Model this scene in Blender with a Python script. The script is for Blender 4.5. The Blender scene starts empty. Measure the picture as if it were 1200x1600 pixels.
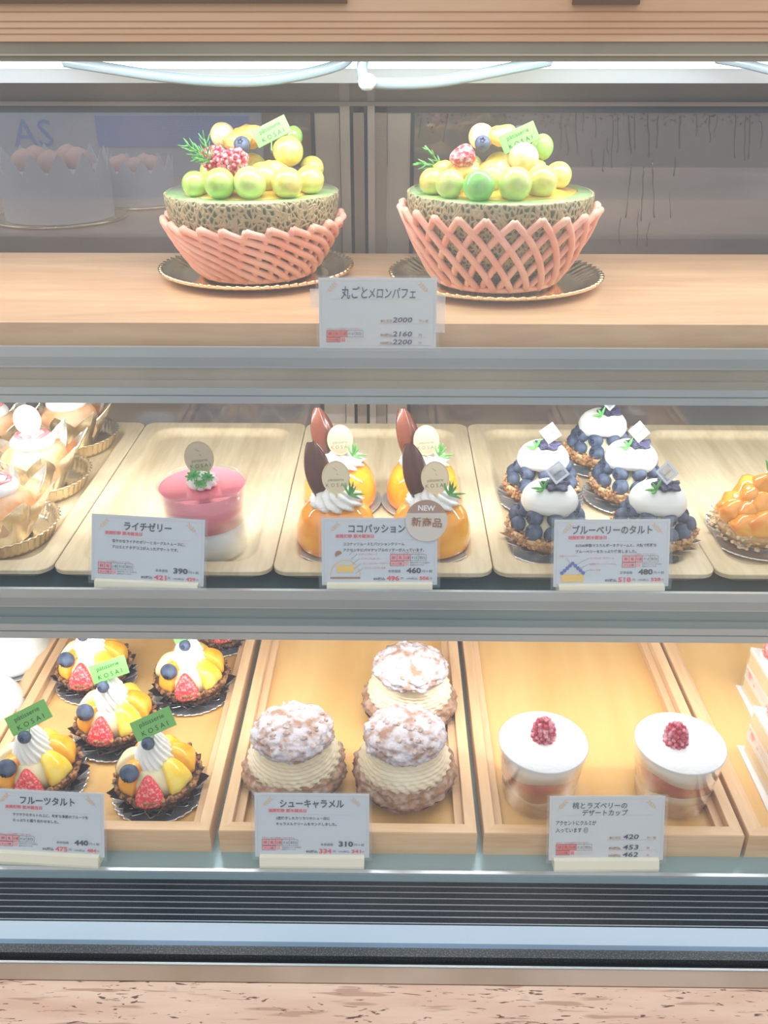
import bpy, bmesh, math, random
from mathutils import Vector, Matrix, noise
from math import sin, cos, pi, radians as R, atan2, sqrt, tan

sc = bpy.context.scene
COL = sc.collection
HC = 1.40                       # eye height above the shop floor

# ------------------------------------------------------------------ camera
PITCH, YAW, FPX = R(27.9), R(0.7), 1380.0
cam = bpy.data.cameras.new('camera')
cam.sensor_fit = 'VERTICAL'; cam.sensor_height = 36; cam.sensor_width = 27
cam.lens = FPX / 1600 * 36
cam.clip_start = 0.01
camo = bpy.data.objects.new('camera', cam); COL.objects.link(camo)
camo.location = (0, 0, HC); camo.rotation_euler = (pi/2 - PITCH, 0, YAW)
sc.camera = camo
sc.view_settings.view_transform = 'Standard'
sc.view_settings.look = 'None'
sc.view_settings.exposure = 0.06
sc.view_settings.gamma = 1.0
sc.view_settings.use_curve_mapping = False
sc.cycles.transparent_max_bounces = 32
sc.cycles.max_bounces = 10
sc.cycles.sample_clamp_indirect = 6

# ------------------------------------------------------------------ world: the bright shop around the case
W = bpy.data.worlds.new('shop_light'); sc.world = W; W.use_nodes = True
nt = W.node_tree; nt.nodes.clear()
wo = nt.nodes.new('ShaderNodeOutputWorld'); bg = nt.nodes.new('ShaderNodeBackground')
tc = nt.nodes.new('ShaderNodeTexCoord'); nz = nt.nodes.new('ShaderNodeTexNoise'); nz.inputs['Scale'].default_value = 2.2
nz.inputs['Detail'].default_value = 3
cr = nt.nodes.new('ShaderNodeValToRGB')
cr.color_ramp.elements[0].position = 0.40; cr.color_ramp.elements[0].color = (0.42, 0.52, 0.62, 1)
cr.color_ramp.elements[1].position = 0.62; cr.color_ramp.elements[1].color = (1.0, 0.97, 0.92, 1)
nt.links.new(tc.outputs['Generated'], nz.inputs['Vector']); nt.links.new(nz.outputs['Fac'], cr.inputs['Fac'])
nt.links.new(cr.outputs['Color'], bg.inputs['Color']); sx = nt.nodes.new('ShaderNodeSeparateXYZ'); mr = nt.nodes.new('ShaderNodeMapRange')   # the ceiling is brighter than the far room
nt.links.new(tc.outputs['Generated'], sx.inputs[0]); nt.links.new(sx.outputs['Z'], mr.inputs['Value'])
mr.inputs['From Min'].default_value = 0.0; mr.inputs['From Max'].default_value = 0.9; mr.inputs['To Min'].default_value = 0.60; mr.inputs['To Max'].default_value = 1.75
nt.links.new(mr.outputs[0], bg.inputs['Strength'])
nt.links.new(bg.outputs[0], wo.inputs[0])

# ------------------------------------------------------------------ case lighting: one lamp strip under each deck
def area(name, loc, rot, sx, sy, power, color):
    l = bpy.data.lights.new(name, 'AREA'); l.shape = 'RECTANGLE'; l.size = sx; l.size_y = sy
    l.energy = power; l.color = color
    o = bpy.data.objects.new(name, l); COL.objects.link(o); o.location = loc; o.rotation_euler = rot
    return o
LEDC = (0.93, 0.97, 1.0)
def drop(y, d, x=0.0): return (x, y, HC - d)
area('lamp_strip_light', drop(0.765, 0.0112), (R(18), 0, 0), 1.2, 0.02, 2.0, LEDC)
area('lamp_strip_light', drop(0.683, 0.2495), (R(36), 0, 0), 1.2, 0.016, 2.35, LEDC)
area('lamp_strip_light', drop(0.592, 0.4140), (R(36), 0, 0), 1.2, 0.016, 2.35, LEDC)

# ------------------------------------------------------------------ rays
_F = Vector((-sin(YAW)*cos(PITCH), cos(YAW)*cos(PITCH), -sin(PITCH)))
_Rt = Vector((cos(YAW), sin(YAW), 0)); _U = _Rt.cross(_F)
def ray(px, py): return _F + _Rt*((px-600)/FPX) + _U*((800-py)/FPX)
def PZ(px, py, d):
    v = ray(px, py); t = -d / v.z
    return Vector((v.x*t, v.y*t, HC - d))
def PY(px, py, Y):
    v = ray(px, py); t = Y / v.y
    return Vector((v.x*t, Y, HC + v.z*t))
def XAT(px, Y, d):
    """world x of image column px for a point at depth Y and drop d"""
    z = Y*cos(PITCH) + d*sin(PITCH)
    x = (px-600)/FPX*z
    for _ in range(4):
        p = Vector((x, Y, -d)); zz = p.dot(_F); u = p.dot(_Rt)
        x += (px-600)/FPX*zz - u
    return x

# ------------------------------------------------------------------ materials
_M = {}
def mat(name, col, rough=0.5, metal=0.0, col2=None, nscale=60, bump=0.0, bscale=200, sss=0.0, sssc=(1,.5,.3),
        coat=0.0, emit=0.0, alpha=1.0, stretch=(1,1,1), lo=0.4, hi=0.6, spec=0.5, aniso=0):
    if name in _M: return _M[name]
    m = bpy.data.materials.new(name); m.use_nodes = True; n = m.node_tree; b = n.nodes['Principled BSDF']
    b.inputs['Base Color'].default_value = (*col, 1); b.inputs['Roughness'].default_value = rough
    b.inputs['Metallic'].default_value = metal; b.inputs['Coat Weight'].default_value = coat
    b.inputs['Coat Roughness'].default_value = 0.06
    b.inputs['Specular IOR Level'].default_value = spec
    if sss:
        b.inputs['Subsurface Weight'].default_value = sss; b.inputs['Subsurface Radius'].default_value = sssc
        b.inputs['Subsurface Scale'].default_value = 0.004
    if emit:
        b.inputs['Emission Color'].default_value = (*col, 1); b.inputs['Emission Strength'].default_value = emit
    if alpha < 1: b.inputs['Alpha'].default_value = alpha
    if col2 or bump:
        t = n.nodes.new('ShaderNodeTexCoord'); mp = n.nodes.new('ShaderNodeMapping'); mp.inputs['Scale'].default_value = stretch
        n.links.new(t.outputs['Object'], mp.inputs['Vector'])
        if col2:
            z = n.nodes.new('ShaderNodeTexNoise'); z.inputs['Scale'].default_value = nscale; z.inputs['Detail'].default_value = 5
            r = n.nodes.new('ShaderNodeValToRGB')
            r.color_ramp.elements[0].position = lo; r.color_ramp.elements[0].color = (*col, 1)
            r.color_ramp.elements[1].position = hi; r.color_ramp.elements[1].color = (*col2, 1)
            n.links.new(mp.outputs[0], z.inputs['Vector']); n.links.new(z.outputs['Fac'], r.inputs['Fac'])
            n.links.new(r.outputs['Color'], b.inputs['Base Color'])
        if bump:
            z2 = n.nodes.new('ShaderNodeTexNoise'); z2.inputs['Scale'].default_value = bscale; z2.inputs['Detail'].default_value = 3
            bp = n.nodes.new('ShaderNodeBump'); bp.inputs['Strength'].default_value = bump; bp.inputs['Distance'].default_value = 0.001
            n.links.new(mp.outputs[0], z2.inputs['Vector']); n.links.new(z2.outputs['Fac'], bp.inputs['Height'])
            n.links.new(bp.outputs[0], b.inputs['Normal'])
    _M[name] = m; return m

def wood(name, c1, c2, axis='x', scale=9, fine=0.35, rough=0.45, ring=True, coat=0.15):
    """plain sawn timber: long soft figure plus fine grain along one axis"""
    if name in _M: return _M[name]
    m = bpy.data.materials.new(name); m.use_nodes = True; n = m.node_tree; b = n.nodes['Principled BSDF']
    b.inputs['Roughness'].default_value = rough; b.inputs['Coat Weight'].default_value = coat; b.inputs['Coat Roughness'].default_value = .25
    t = n.nodes.new('ShaderNodeTexCoord'); mp = n.nodes.new('ShaderNodeMapping')
    mp.inputs['Scale'].default_value = (0.12, 1, 1) if axis == 'x' else (1, 0.12, 1)
    n.links.new(t.outputs['Object'], mp.inputs['Vector'])
    z = n.nodes.new('ShaderNodeTexNoise'); z.inputs['Scale'].default_value = scale*4; z.inputs['Detail'].default_value = 6; z.inputs['Distortion'].default_value = 1.2
    z2 = n.nodes.new('ShaderNodeTexNoise'); z2.inputs['Scale'].default_value = scale*40; z2.inputs['Detail'].default_value = 4
    n.links.new(mp.outputs[0], z.inputs['Vector']); n.links.new(mp.outputs[0], z2.inputs['Vector'])
    mx = n.nodes.new('ShaderNodeMix'); mx.data_type = 'FLOAT'; mx.inputs['Factor'].default_value = fine
    n.links.new(z.outputs['Fac'], mx.inputs[2]); n.links.new(z2.outputs['Fac'], mx.inputs[3])
    r = n.nodes.new('ShaderNodeValToRGB')
    r.color_ramp.elements[0].position = .36; r.color_ramp.elements[0].color = (*c1, 1)
    r.color_ramp.elements[1].position = .64; r.color_ramp.elements[1].color = (*c2, 1)
    n.links.new(mx.outputs[0], r.inputs['Fac']); n.links.new(r.outputs['Color'], b.inputs['Base Color'])
    bp = n.nodes.new('ShaderNodeBump'); bp.inputs['Strength'].default_value = .12; bp.inputs['Distance'].default_value = .0006
    n.links.new(z2.outputs['Fac'], bp.inputs['Height']); n.links.new(bp.outputs[0], b.inputs['Normal'])
    _M[name] = m; return m

def glass(name, tint=(1,1,1), gloss=(1,1,1), ior=1.45, rough=0.0, body=0.0, bodycol=(1,1,1), bands=0.0):
    """clear sheet: see-through with a Fresnel reflection, optionally a little milky"""
    if name in _M: return _M[name]
    m = bpy.data.materials.new(name); m.use_nodes = True; n = m.node_tree; n.nodes.clear()
    out = n.nodes.new('ShaderNodeOutputMaterial'); tr = n.nodes.new('ShaderNodeBsdfTransparent'); gl = n.nodes.new('ShaderNodeBsdfGlossy')
    lw = n.nodes.new('ShaderNodeLayerWeight'); lw.inputs['Blend'].default_value = .5
    pw = n.nodes.new('ShaderNodeMath'); pw.operation = 'POWER'; pw.inputs[1].default_value = 5
    fr = n.nodes.new('ShaderNodeMapRange'); fr.inputs['To Min'].default_value = ((ior-1)/(ior+1))**2; fr.inputs['To Max'].default_value = .7
    n.links.new(lw.outputs['Facing'], pw.inputs[0]); n.links.new(pw.outputs[0], fr.inputs['Value'])
    tr.inputs[0].default_value = (*tint, 1); gl.inputs['Color'].default_value = (*gloss, 1); gl.inputs['Roughness'].default_value = rough
    mx = n.nodes.new('ShaderNodeMixShader'); n.links.new(fr.outputs[0], mx.inputs[0]); n.links.new(tr.outputs[0], mx.inputs[1]); n.links.new(gl.outputs[0], mx.inputs[2])
    last = mx
    if body:
        df = n.nodes.new('ShaderNodeBsdfDiffuse'); df.inputs[0].default_value = (*bodycol, 1)
        m2 = n.nodes.new('ShaderNodeMixShader'); m2.inputs[0].default_value = body
        n.links.new(mx.outputs[0], m2.inputs[1]); n.links.new(df.outputs[0], m2.inputs[2]); last = m2
        if bands:
            t = n.nodes.new('ShaderNodeTexCoord'); z = n.nodes.new('ShaderNodeTexNoise'); z.inputs['Scale'].default_value = bands; z.inputs['Detail'].default_value = 4
            mp = n.nodes.new('ShaderNodeMapRange'); mp.inputs['From Min'].default_value = .35; mp.inputs['From Max'].default_value = .75
            mp.inputs['To Min'].default_value = body*.35; mp.inputs['To Max'].default_value = body*1.8
            n.links.new(t.outputs['Object'], z.inputs['Vector']); n.links.new(z.outputs['Fac'], mp.inputs['Value']); n.links.new(mp.outputs[0], m2.inputs[0])
    n.links.new(last.outputs[0], out.inputs[0])
    _M[name] = m; return m

ALU = lambda: mat('brushed_aluminium', (.40,.44,.45), .38, .75, bump=.05, stretch=(.02,1,1), bscale=600)
ALU2 = lambda: mat('pale_aluminium', (.52,.57,.59), .3, .7)
TAUPE = lambda: mat('taupe_metal', (.38,.34,.27), .5, .35, col2=(.46,.41,.33), nscale=8)
STEEL = lambda: mat('stainless_steel', (.62,.70,.78), .22, .9, bump=.04, stretch=(.02,1,1), bscale=500)
SILVER = lambda: mat('silver_foil', (.90,.91,.94), .24, .85)
GOLD = lambda: mat('gold_foil', (.98,.80,.46), .17, 1.0)
CHAMP = lambda: mat('champagne_foil', (.96,.90,.78), .22, 1.0)
CREAM = lambda: mat('whipped_cream', (.88,.88,.84), .55, sss=.25, sssc=(1,.9,.8))
GREEN = lambda: mat('herb_green', (.07,.30,.06), .45, col2=(.16,.48,.12), nscale=120)
BLUEB = lambda: mat('bloomed_blueberry', (.022,.034,.075), .55, col2=(.13,.17,.26), nscale=90, bump=.2, bscale=500, lo=.35, hi=.68)
CALYX = lambda: mat('blueberry_calyx', (.012,.016,.05), .7)
CRUMB = lambda: mat('toasted_nut', (.36,.16,.06), .6, col2=(.72,.42,.20), nscale=160)
CRUMBD = lambda: mat('dark_cookie_crumb', (.12,.05,.02), .6, col2=(.42,.19,.07), nscale=200)
CRUST = lambda: mat('baked_crust', (.62,.34,.13), .65, col2=(.80,.54,.27), nscale=60, bump=.5, bscale=300)
BLACK = lambda: mat('black_rubber', (.02,.022,.025), .4)

# ------------------------------------------------------------------ mesh builder
class MB:
    def __init__(s): s.v = []; s.f = []; s.sm = []; s.mi = []; s.mats = []
    def mid(s, m):
        if m is None: return 0
        if m not in s.mats: s.mats.append(m)
        return s.mats.index(m)
    def add(s, vs, fs, smooth=True, m=None, M=None):
        o = len(s.v); k = s.mid(m)
        s.v += [tuple(M @ Vector(p)) for p in vs] if M is not None else [tuple(p) for p in vs]
        for f in fs: s.f.append(tuple(i+o for i in f)); s.sm.append(smooth); s.mi.append(k)
    def build(s, name, m=None, parent=None, loc=None, label=None, kind=None):
        me = bpy.data.meshes.new(name); me.from_pydata(s.v, [], s.f)
        ms = s.mats if s.mats else [m]
        if s.mats and m is not None and m not in ms: pass
        for x in ms: me.materials.append(x)
        me.polygons.foreach_set('use_smooth', s.sm)
        if s.mats: me.polygons.foreach_set('material_index', s.mi)
        me.update()
        bm = bmesh.new(); bm.from_mesh(me); bmesh.ops.recalc_face_normals(bm, faces=bm.faces); bm.to_mesh(me); bm.free()
        o = bpy.data.objects.new(name, me); COL.objects.link(o)
        if parent is not None: o.parent = parent
        if loc is not None: o.location = loc
        if label: o['label'] = label
        if kind: o['kind'] = kind
        return o
    # shapes
    def box(s, x0, x1, y0, y1, z0, z1, m=None, M=None):
        v = [(x0,y0,z0),(x1,y0,z0),(x1,y1,z0),(x0,y1,z0),(x0,y0,z1),(x1,y0,z1),(x1,y1,z1),(x0,y1,z1)]
        s.add(v, [(0,3,2,1),(4,5,6,7),(0,1,5,4),(1,2,6,5),(2,3,7,6),(3,0,4,7)], False, m, M); return s
    def bbox(s, x0, x1, y0, y1, z0, z1, b=.001, m=None, M=None):
        """box with chamfered edges"""
        bm = bmesh.new(); bmesh.ops.create_cube(bm, size=1)
        for v in bm.verts: v.co = Vector((x0 if v.co.x < 0 else x1, y0 if v.co.y < 0 else y1, z0 if v.co.z < 0 else z1))
        bmesh.ops.bevel(bm, geom=bm.edges[:], offset=b, segments=2, affect='EDGES', profile=.6)
        s.frombm(bm, False, m, M); return s
    def frombm(s, bm, smooth=True, m=None, M=None):
        bm.verts.ensure_lookup_table(); bm.verts.index_update()
        s.add([v.co.copy() for v in bm.verts], [[v.index for v in f.verts] for f in bm.faces], smooth, m, M); bm.free()
    def lathe(s, prof, n=48, fn=None, m=None, M=None, smooth=True, closed=False):
        """prof: (r,z) list; ends at r=0 are closed with a point; fn(th, i, r, z) -> r, z"""
        vs, rows = [], []
        for i, (r, z) in enumerate(prof):
            if r <= 1e-7 and not closed: rows.append([len(vs)]); 
            if r <= 1e-7 and not closed:
                rr, zz = fn(0, i, r, z) if fn else (r, z); vs.append((0, 0, zz)); continue
            row = []
            for k in range(n):
                th = 2*pi*k/n; rr, zz = fn(th, i, r, z) if fn else (r, z)
                row.append(len(vs)); vs.append((rr*cos(th), rr*sin(th), zz))
            rows.append(row)
        fs = []
        seq = list(zip(rows, rows[1:])) + ([(rows[-1], rows[0])] if closed else [])
        for a, b in seq:
            if len(a) == 1 and len(b) == 1: continue
            if len(a) == 1: fs += [(a[0], b[k], b[(k+1) % n]) for k in range(n)]
            elif len(b) == 1: fs += [(a[k], b[0], a[(k+1) % n]) for k in range(n)]
            else: fs += [(a[k], b[k], b[(k+1) % n], a[(k+1) % n]) for k in range(n)]
        s.add(vs, fs, smooth, m, M); return s
    def tube(s, pts, rad, n=8, m=None, M=None, cap=True):
        pts = [Vector(p) for p in pts]; L = len(pts)
        rs = rad if isinstance(rad, (list, tuple)) else [rad]*L
        vs = []; up = None
        for i, p in enumerate(pts):
            d = (pts[min(i+1, L-1)] - pts[max(i-1, 0)]).normalized()
            if up is None: up = d.orthogonal().normalized()
            a = (up - d*up.dot(d)).normalized(); b = d.cross(a); up = a
            vs += [tuple(p + (a*cos(2*pi*k/n) + b*sin(2*pi*k/n))*rs[i]) for k in range(n)]
        fs = [(i*n+k, i*n+(k+1) % n, (i+1)*n+(k+1) % n, (i+1)*n+k) for i in range(L-1) for k in range(n)]
        if cap:
            for e, i in ((0, 0), (1, L-1)):
                d = (pts[i] - pts[1 if i == 0 else L-2]).normalized()*rs[i]*.6
                c = len(vs); vs.append(tuple(pts[i]+d))
                fs += [(i*n+k, c, i*n+(k+1) % n) for k in range(n)]
        s.add(vs, fs, True, m, M); return s
    def ball(s, c, r, sub=3, nz=0.0, ns=30, sc=(1,1,1), m=None, M=None, fn=None, smooth=True, seed=0):
        vs, fs = ico(sub); out = []
        for p in vs:
            q = Vector(p); k = 1.0
            if nz: k += nz*noise.noise(q*ns + Vector((seed*7.3, seed*1.7, 0)))
            if fn: k *= fn(q)
            out.append((q.x*k*r*sc[0], q.y*k*r*sc[1], q.z*k*r*sc[2]))
        T = Matrix.Translation(c)
        s.add(out, fs, smooth, m, (M @ T) if M is not None else T); return s
    def prism(s, pts, z0, z1, m=None, M=None):
        n = len(pts)
        v = [(x, y, z0) for x, y in pts] + [(x, y, z1) for x, y in pts]
        s.add(v, [tuple(range(n))[::-1], tuple(range(n, 2*n))] + [(i, (i+1) % n, n+(i+1) % n, n+i) for i in range(n)], False, m, M); return s
    def extr_x(s, pts, x0, x1, m=None):
        """profile (y,z) extruded along x"""
        n = len(pts); v = [(x0, y, z) for y, z in pts] + [(x1, y, z) for y, z in pts]
        s.add(v, [tuple(range(n)), tuple(range(n, 2*n))[::-1]] + [(i, (i+1) % n, n+(i+1) % n, n+i) for i in range(n)], False, m); return s
_ico = {}
def ico(sub):
    if sub not in _ico:
        bm = bmesh.new(); bmesh.ops.create_icosphere(bm, subdivisions=sub, radius=1)
        bm.verts.index_update(); _ico[sub] = ([tuple(v.co) for v in bm.verts], [[v.index for v in f.verts] for f in bm.faces]); bm.free()
    return _ico[sub]
def rrect(w, d, r, z, n=5):
    out = []
    for cx, cy, a in ((w/2-r, d/2-r, 0), (-w/2+r, d/2-r, pi/2), (-w/2+r, -d/2+r, pi), (w/2-r, -d/2+r, 1.5*pi)):
        for k in range(n+1):
            t = a + pi/2*k/n; out.append((cx+r*cos(t), cy+r*sin(t), z))
    return out
def loft(mb, loops, m=None, capa=True, capb=True, smooth=False, M=None):
    n = len(loops[0]); vs = [p for l in loops for p in l]
    fs = [(i*n+k, i*n+(k+1) % n, (i+1)*n+(k+1) % n, (i+1)*n+k) for i in range(len(loops)-1) for k in range(n)]
    if capa: fs.append(tuple(range(n))[::-1])
    if capb: fs.append(tuple(range((len(loops)-1)*n, len(loops)*n)))
    mb.add(vs, fs, smooth, m, M)

# ------------------------------------------------------------------ objects
def tag(o, label=None, cat=None, group=None, kind=None):
    if label: o['label'] = label
    if cat: o['category'] = cat
    if group: o['group'] = group
    if kind: o['kind'] = kind
    return o
def thing(name, loc, label, cat, group=None, rz=0):
    o = bpy.data.objects.new(name, None); COL.objects.link(o); o.empty_display_size = .01
    o.location = loc; o.rotation_euler = (0, 0, rz)
    return tag(o, label, cat, group)
def copy_tree(o, parent=None):
    c = o.copy(); COL.objects.link(c); c.parent = parent
    for ch in list(o.children): copy_tree(ch, c)
    return c
def dup(o, loc, label, rz=None):
    c = copy_tree(o); c.location = loc; c['label'] = label
    if rz is not None: c.rotation_euler = (0, 0, rz)
    return c
def T(*a): return Matrix.Translation(a)
def RX(a): return Matrix.Rotation(a, 4, 'X')
def RY(a): return Matrix.Rotation(a, 4, 'Y')
def RZ(a): return Matrix.Rotation(a, 4, 'Z')
def facing(loc, lean=0, roll=0, yaw=0):
    """card plane: local x right, local y up the card, local z towards the viewer; leaning back by lean"""
    return T(*loc) @ RZ(yaw) @ RX(pi/2 - lean) @ RZ(roll)

# ------------------------------------------------------------------ lettering
_tx = {}
def text_geo(s, bold=0.0):
    if (s, bold) in _tx: return _tx[(s, bold)]
    c = bpy.data.curves.new('lettering', 'FONT'); c.body = s; c.size = 1; c.resolution_u = 2; c.offset = bold
    o = bpy.data.objects.new('lettering', c); COL.objects.link(o)
    bpy.context.view_layer.update()
    me = bpy.data.meshes.new_from_object(o.evaluated_get(bpy.context.evaluated_depsgraph_get()))
    vs = [tuple(v.co) for v in me.vertices]; fs = [tuple(p.vertices) for p in me.polygons]
    bpy.data.objects.remove(o); bpy.data.curves.remove(c); bpy.data.meshes.remove(me)
    xs = [v[0] for v in vs] or [0]
    _tx[(s, bold)] = (vs, fs, min(xs), max(xs)); return _tx[(s, bold)]
def put_text(mb, s, x, y, size, align='l', m=None, M=None, z=0, width=None, shear=0, bold=0.0, rot=0, squash=1):
    vs, fs, a, b = text_geo(s, bold)
    k = size*squash
    if width: k = width/(b-a)
    ox = {'l': -a*k, 'c': -(a+b)/2*k, 'r': -b*k}[align]
    q = []
    for vx, vy, vz in vs:
        X = vx*k+ox+shear*vy*size; Y = vy*size
        q.append((x + X*cos(rot) - Y*sin(rot), y + X*sin(rot) + Y*cos(rot), z))
    mb.add(q, fs, False, m, M)
def line2(mb, x0, y0, x1, y1, w, m=None, M=None, z=0):
    d = Vector((x1-x0, y1-y0)); n = Vector((-d.y, d.x)).normalized()*w/2
    mb.add([(x0-n.x, y0-n.y, z), (x1-n.x, y1-n.y, z), (x1+n.x, y1+n.y, z), (x0+n.x, y0+n.y, z)], [(0,1,2,3)], False, m, M)
def quad2(mb, x0, y0, x1, y1, m=None, M=None, z=0):
    mb.add([(x0,y0,z),(x1,y0,z),(x1,y1,z),(x0,y1,z)], [(0,1,2,3)], False, m, M)
INK = lambda: mat('dark_ink', (.035,.03,.04), .5)
RED = lambda: mat('red_ink', (.75,.06,.09), .5)
TAN = lambda: mat('tan_ink', (.72,.50,.33), .5)
BRN = lambda: mat('brown_ink', (.36,.14,.06), .5)
NAVY = lambda: mat('marker_ink', (.012,.018,.09), .4)
PINKI = lambda: mat('pink_ink', (.86,.30,.32), .5)
YEL = lambda: mat('ochre_ink', (.85,.55,.10), .5)
BLUI = lambda: mat('blue_ink', (.05,.09,.42), .5)
# ================================================================== the shop around and behind the case
def struct(name, mb, m):
    o = mb.build(name, m); o['kind'] = 'structure'; return o
struct('floor', MB().box(-3, 3, -2.0, 3.0, -.02, 0), mat('shop_floor', (.42,.36,.30), .5))
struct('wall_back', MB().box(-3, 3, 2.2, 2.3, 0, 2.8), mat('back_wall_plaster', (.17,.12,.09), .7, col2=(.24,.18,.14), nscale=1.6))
# back counter behind the case
bc = thing('back_counter', drop(1.42, 1.4), 'brown work counter seen dimly through the rear doors', 'counter')
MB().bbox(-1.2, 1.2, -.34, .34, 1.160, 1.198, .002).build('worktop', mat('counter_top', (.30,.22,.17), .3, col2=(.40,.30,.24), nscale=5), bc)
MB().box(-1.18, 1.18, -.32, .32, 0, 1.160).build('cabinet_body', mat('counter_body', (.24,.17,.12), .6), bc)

# ================================================================== display case
CW = .66
case = thing('display_case', (0, .70, 0), 'long refrigerated cake display case with slanted glass front and three decks', 'display case')
case_y0 = .70
def cpart(name, mb, m=None, label=None, kind=None, parent=None):
    """case geometry is written in world coordinates; shift it to the case's base"""
    mb.v = [(x, y-case_y0, z) for x, y, z in mb.v]
    return mb.build(name, m, parent or case, label=label, kind=kind)
def pr(pts): return [(y, HC-d) for y, d in pts]
# front glass, slanted
gy = lambda d: .7400 - .5067*(d-.0)
GL = glass('front_glass', ior=1.45, body=.012, bodycol=(.9,.95,1), bands=7)
cpart('front_glass', MB().extr_x(pr([(gy(.004), .004), (gy(.602), .602), (gy(.602)-.004, .602), (gy(.004)-.004, .004)]), -CW, CW), GL)
# shelves
def deck(y0, d, y1, rail_h, name, deckm):
    sh = cpart(name, MB().box(-CW, CW, y0+.006, y1, HC-d-.014, HC-d), deckm)
    cpart('deck_bounce_panel', MB().box(-CW, CW, y0+.008, y1, HC-d-.0155, HC-d-.0141), mat('white_bounce_panel', (.82,.85,.87), .4))  # unseen white panel added to bounce light and brighten the foil below
    lip = .0075
    r = MB()
    r.extr_x(pr([(y0, d-lip), (y0+.003, d-lip), (y0+.003, d+.0085), (y0, d+.0085)]), -CW, CW)
    r.extr_x(pr([(y0+.0008, d+.0085), (y0+.004, d+.0085), (y0+.004, d+.0093), (y0+.0008, d+.0093)]), -CW, CW)
    cpart('front_rail', r, ALU2())
    r = MB(); r.extr_x(pr([(y0-.0002, d-.0005+.0085-.0075), (y0+.003, d+.001), (y0+.003, d+.0078), (y0-.0002, d+.0078)]), -CW, CW)
    cpart('price_strip', r, ALU())
    r = MB(); r.extr_x(pr([(y0+.003, d+.0093), (y0+.007, d+.0093), (y0+.007, d+rail_h-.0185), (y0+.003, d+rail_h-.0185)]), -CW, CW)
    r.extr_x(pr([(y0+.0015, d+rail_h-.0185), (y0+.007, d+rail_h-.0185), (y0+.007, d+rail_h-.0125), (y0+.0015, d+rail_h-.0125)]), -CW, CW)
    cpart('rail_insert', r, TAUPE() if name == 'upper_shelf' else mat('teal_grey_metal', (.26,.33,.33), .45, .5))
    r = MB(); r.extr_x(pr([(y0+.0005, d+rail_h-.0125), (y0+.006, d+rail_h-.0125), (y0+.006, d+rail_h-.0065), (y0+.0005, d+rail_h-.0065)]), -CW, CW)
    r.extr_x(pr([(y0-.0005, d+rail_h-.006), (y0+.008, d+rail_h-.006), (y0+.008, d+rail_h), (y0-.0005, d+rail_h)]), -CW, CW)
    cpart('lower_trim', r, ALU2())
    return sh
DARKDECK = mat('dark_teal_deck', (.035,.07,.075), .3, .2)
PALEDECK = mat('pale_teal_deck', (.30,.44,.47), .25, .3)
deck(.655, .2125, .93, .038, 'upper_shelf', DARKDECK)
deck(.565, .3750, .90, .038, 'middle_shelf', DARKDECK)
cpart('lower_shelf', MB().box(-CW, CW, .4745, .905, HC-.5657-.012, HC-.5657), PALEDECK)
cpart('lower_front_rail', MB().extr_x(pr([(.4713,.5645),(.4748,.5645),(.4748,.5668),(.4713,.5668)]), -CW, CW), ALU2())
# lamp strips under each deck
for y, d, w in ((.765, .0050, .012), (.683, .2425, .010), (.592, .407, .010)):
    hs = cpart('lamp_strip', MB().extr_x(pr([(y-w, d-.006), (y+w, d-.006), (y+w, d+.001), (y-w, d+.001)]), -CW, CW), ALU2())
    # glowing diffuser as sub-part
    q = MB().extr_x(pr([(y-w*.8, d+.001), (y+w*.8, d+.001), (y+w*.55, d+.0045), (y-w*.55, d+.0045)]), -CW, CW)
    q.v = [(x, yy-case_y0, z) for x, yy, z in q.v]
    q.build('diffuser', mat('glowing_diffuser', (.92,.97,1.0), .5, emit=1.4), hs, label='glowing white lamp diffuser')
# top light box with its bright reflector seen through the glass
lb = cpart('light_box', MB().extr_x(pr([(.84,-.02),(.90,-.02),(.90,.0295),(.846,.0295),(.843,.0185),(.84,.0185)]), -CW, CW), mat('light_box_enamel', (.50,.56,.60), .3, .2))
q = MB().extr_x(pr([(.836,.0100),(.842,.0100),(.842,.0178),(.836,.0178)]), -CW, CW); q.v = [(x, y-case_y0, z) for x, y, z in q.v]
q.build('light_tube', mat('light_tube_glow', (.90,.96,1.0), .5, emit=1.8), lb, label='glowing white tube')
# top frame of the front glass and the canopy boards above
t = MB()
t.extr_x(pr([(.728,-.0018),(.745,-.0018),(.745,.0062),(.728,.0062)]), -CW, CW, TAUPE())
t.extr_x(pr([(.7265,.0062),(.745,.0062),(.745,.0074),(.7265,.0074)]), -CW, CW, mat('trim_line_metal', (.75,.66,.52), .3, .6))
t.extr_x(pr([(.729,.0074),(.745,.0074),(.745,.0112),(.729,.0112)]), -CW, CW, TAUPE())
cpart('top_frame', t)
cpart('canopy_board', MB().extr_x(pr([(.726,-.09),(.80,-.09),(.80,-.0018),(.726,-.0018)]), -CW, CW), wood('canopy_wood', (.80,.47,.28), (.90,.60,.40), 'x', 5, .2))
g = MB()
for dz in (-.0065, -.0102, -.0145, -.0205): g.extr_x(pr([(.7254,dz-.0004),(.7262,dz-.0004),(.7262,dz),(.7254,dz)]), -CW, CW)
cpart('canopy_groove', g, mat('groove_brown', (.50,.27,.15), .6))
cpart('canopy_edge', MB().extr_x(pr([(.722,-.095),(.79,-.095),(.79,-.0258),(.722,-.0258)]), -.46, -.035), mat('dark_cap', (.20,.13,.09), .6))
cpart('canopy_edge', MB().extr_x(pr([(.722,-.095),(.79,-.095),(.79,-.0250),(.722,-.0250)]), .125, .172), mat('dark_cap', (.20,.13,.09), .6))
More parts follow.
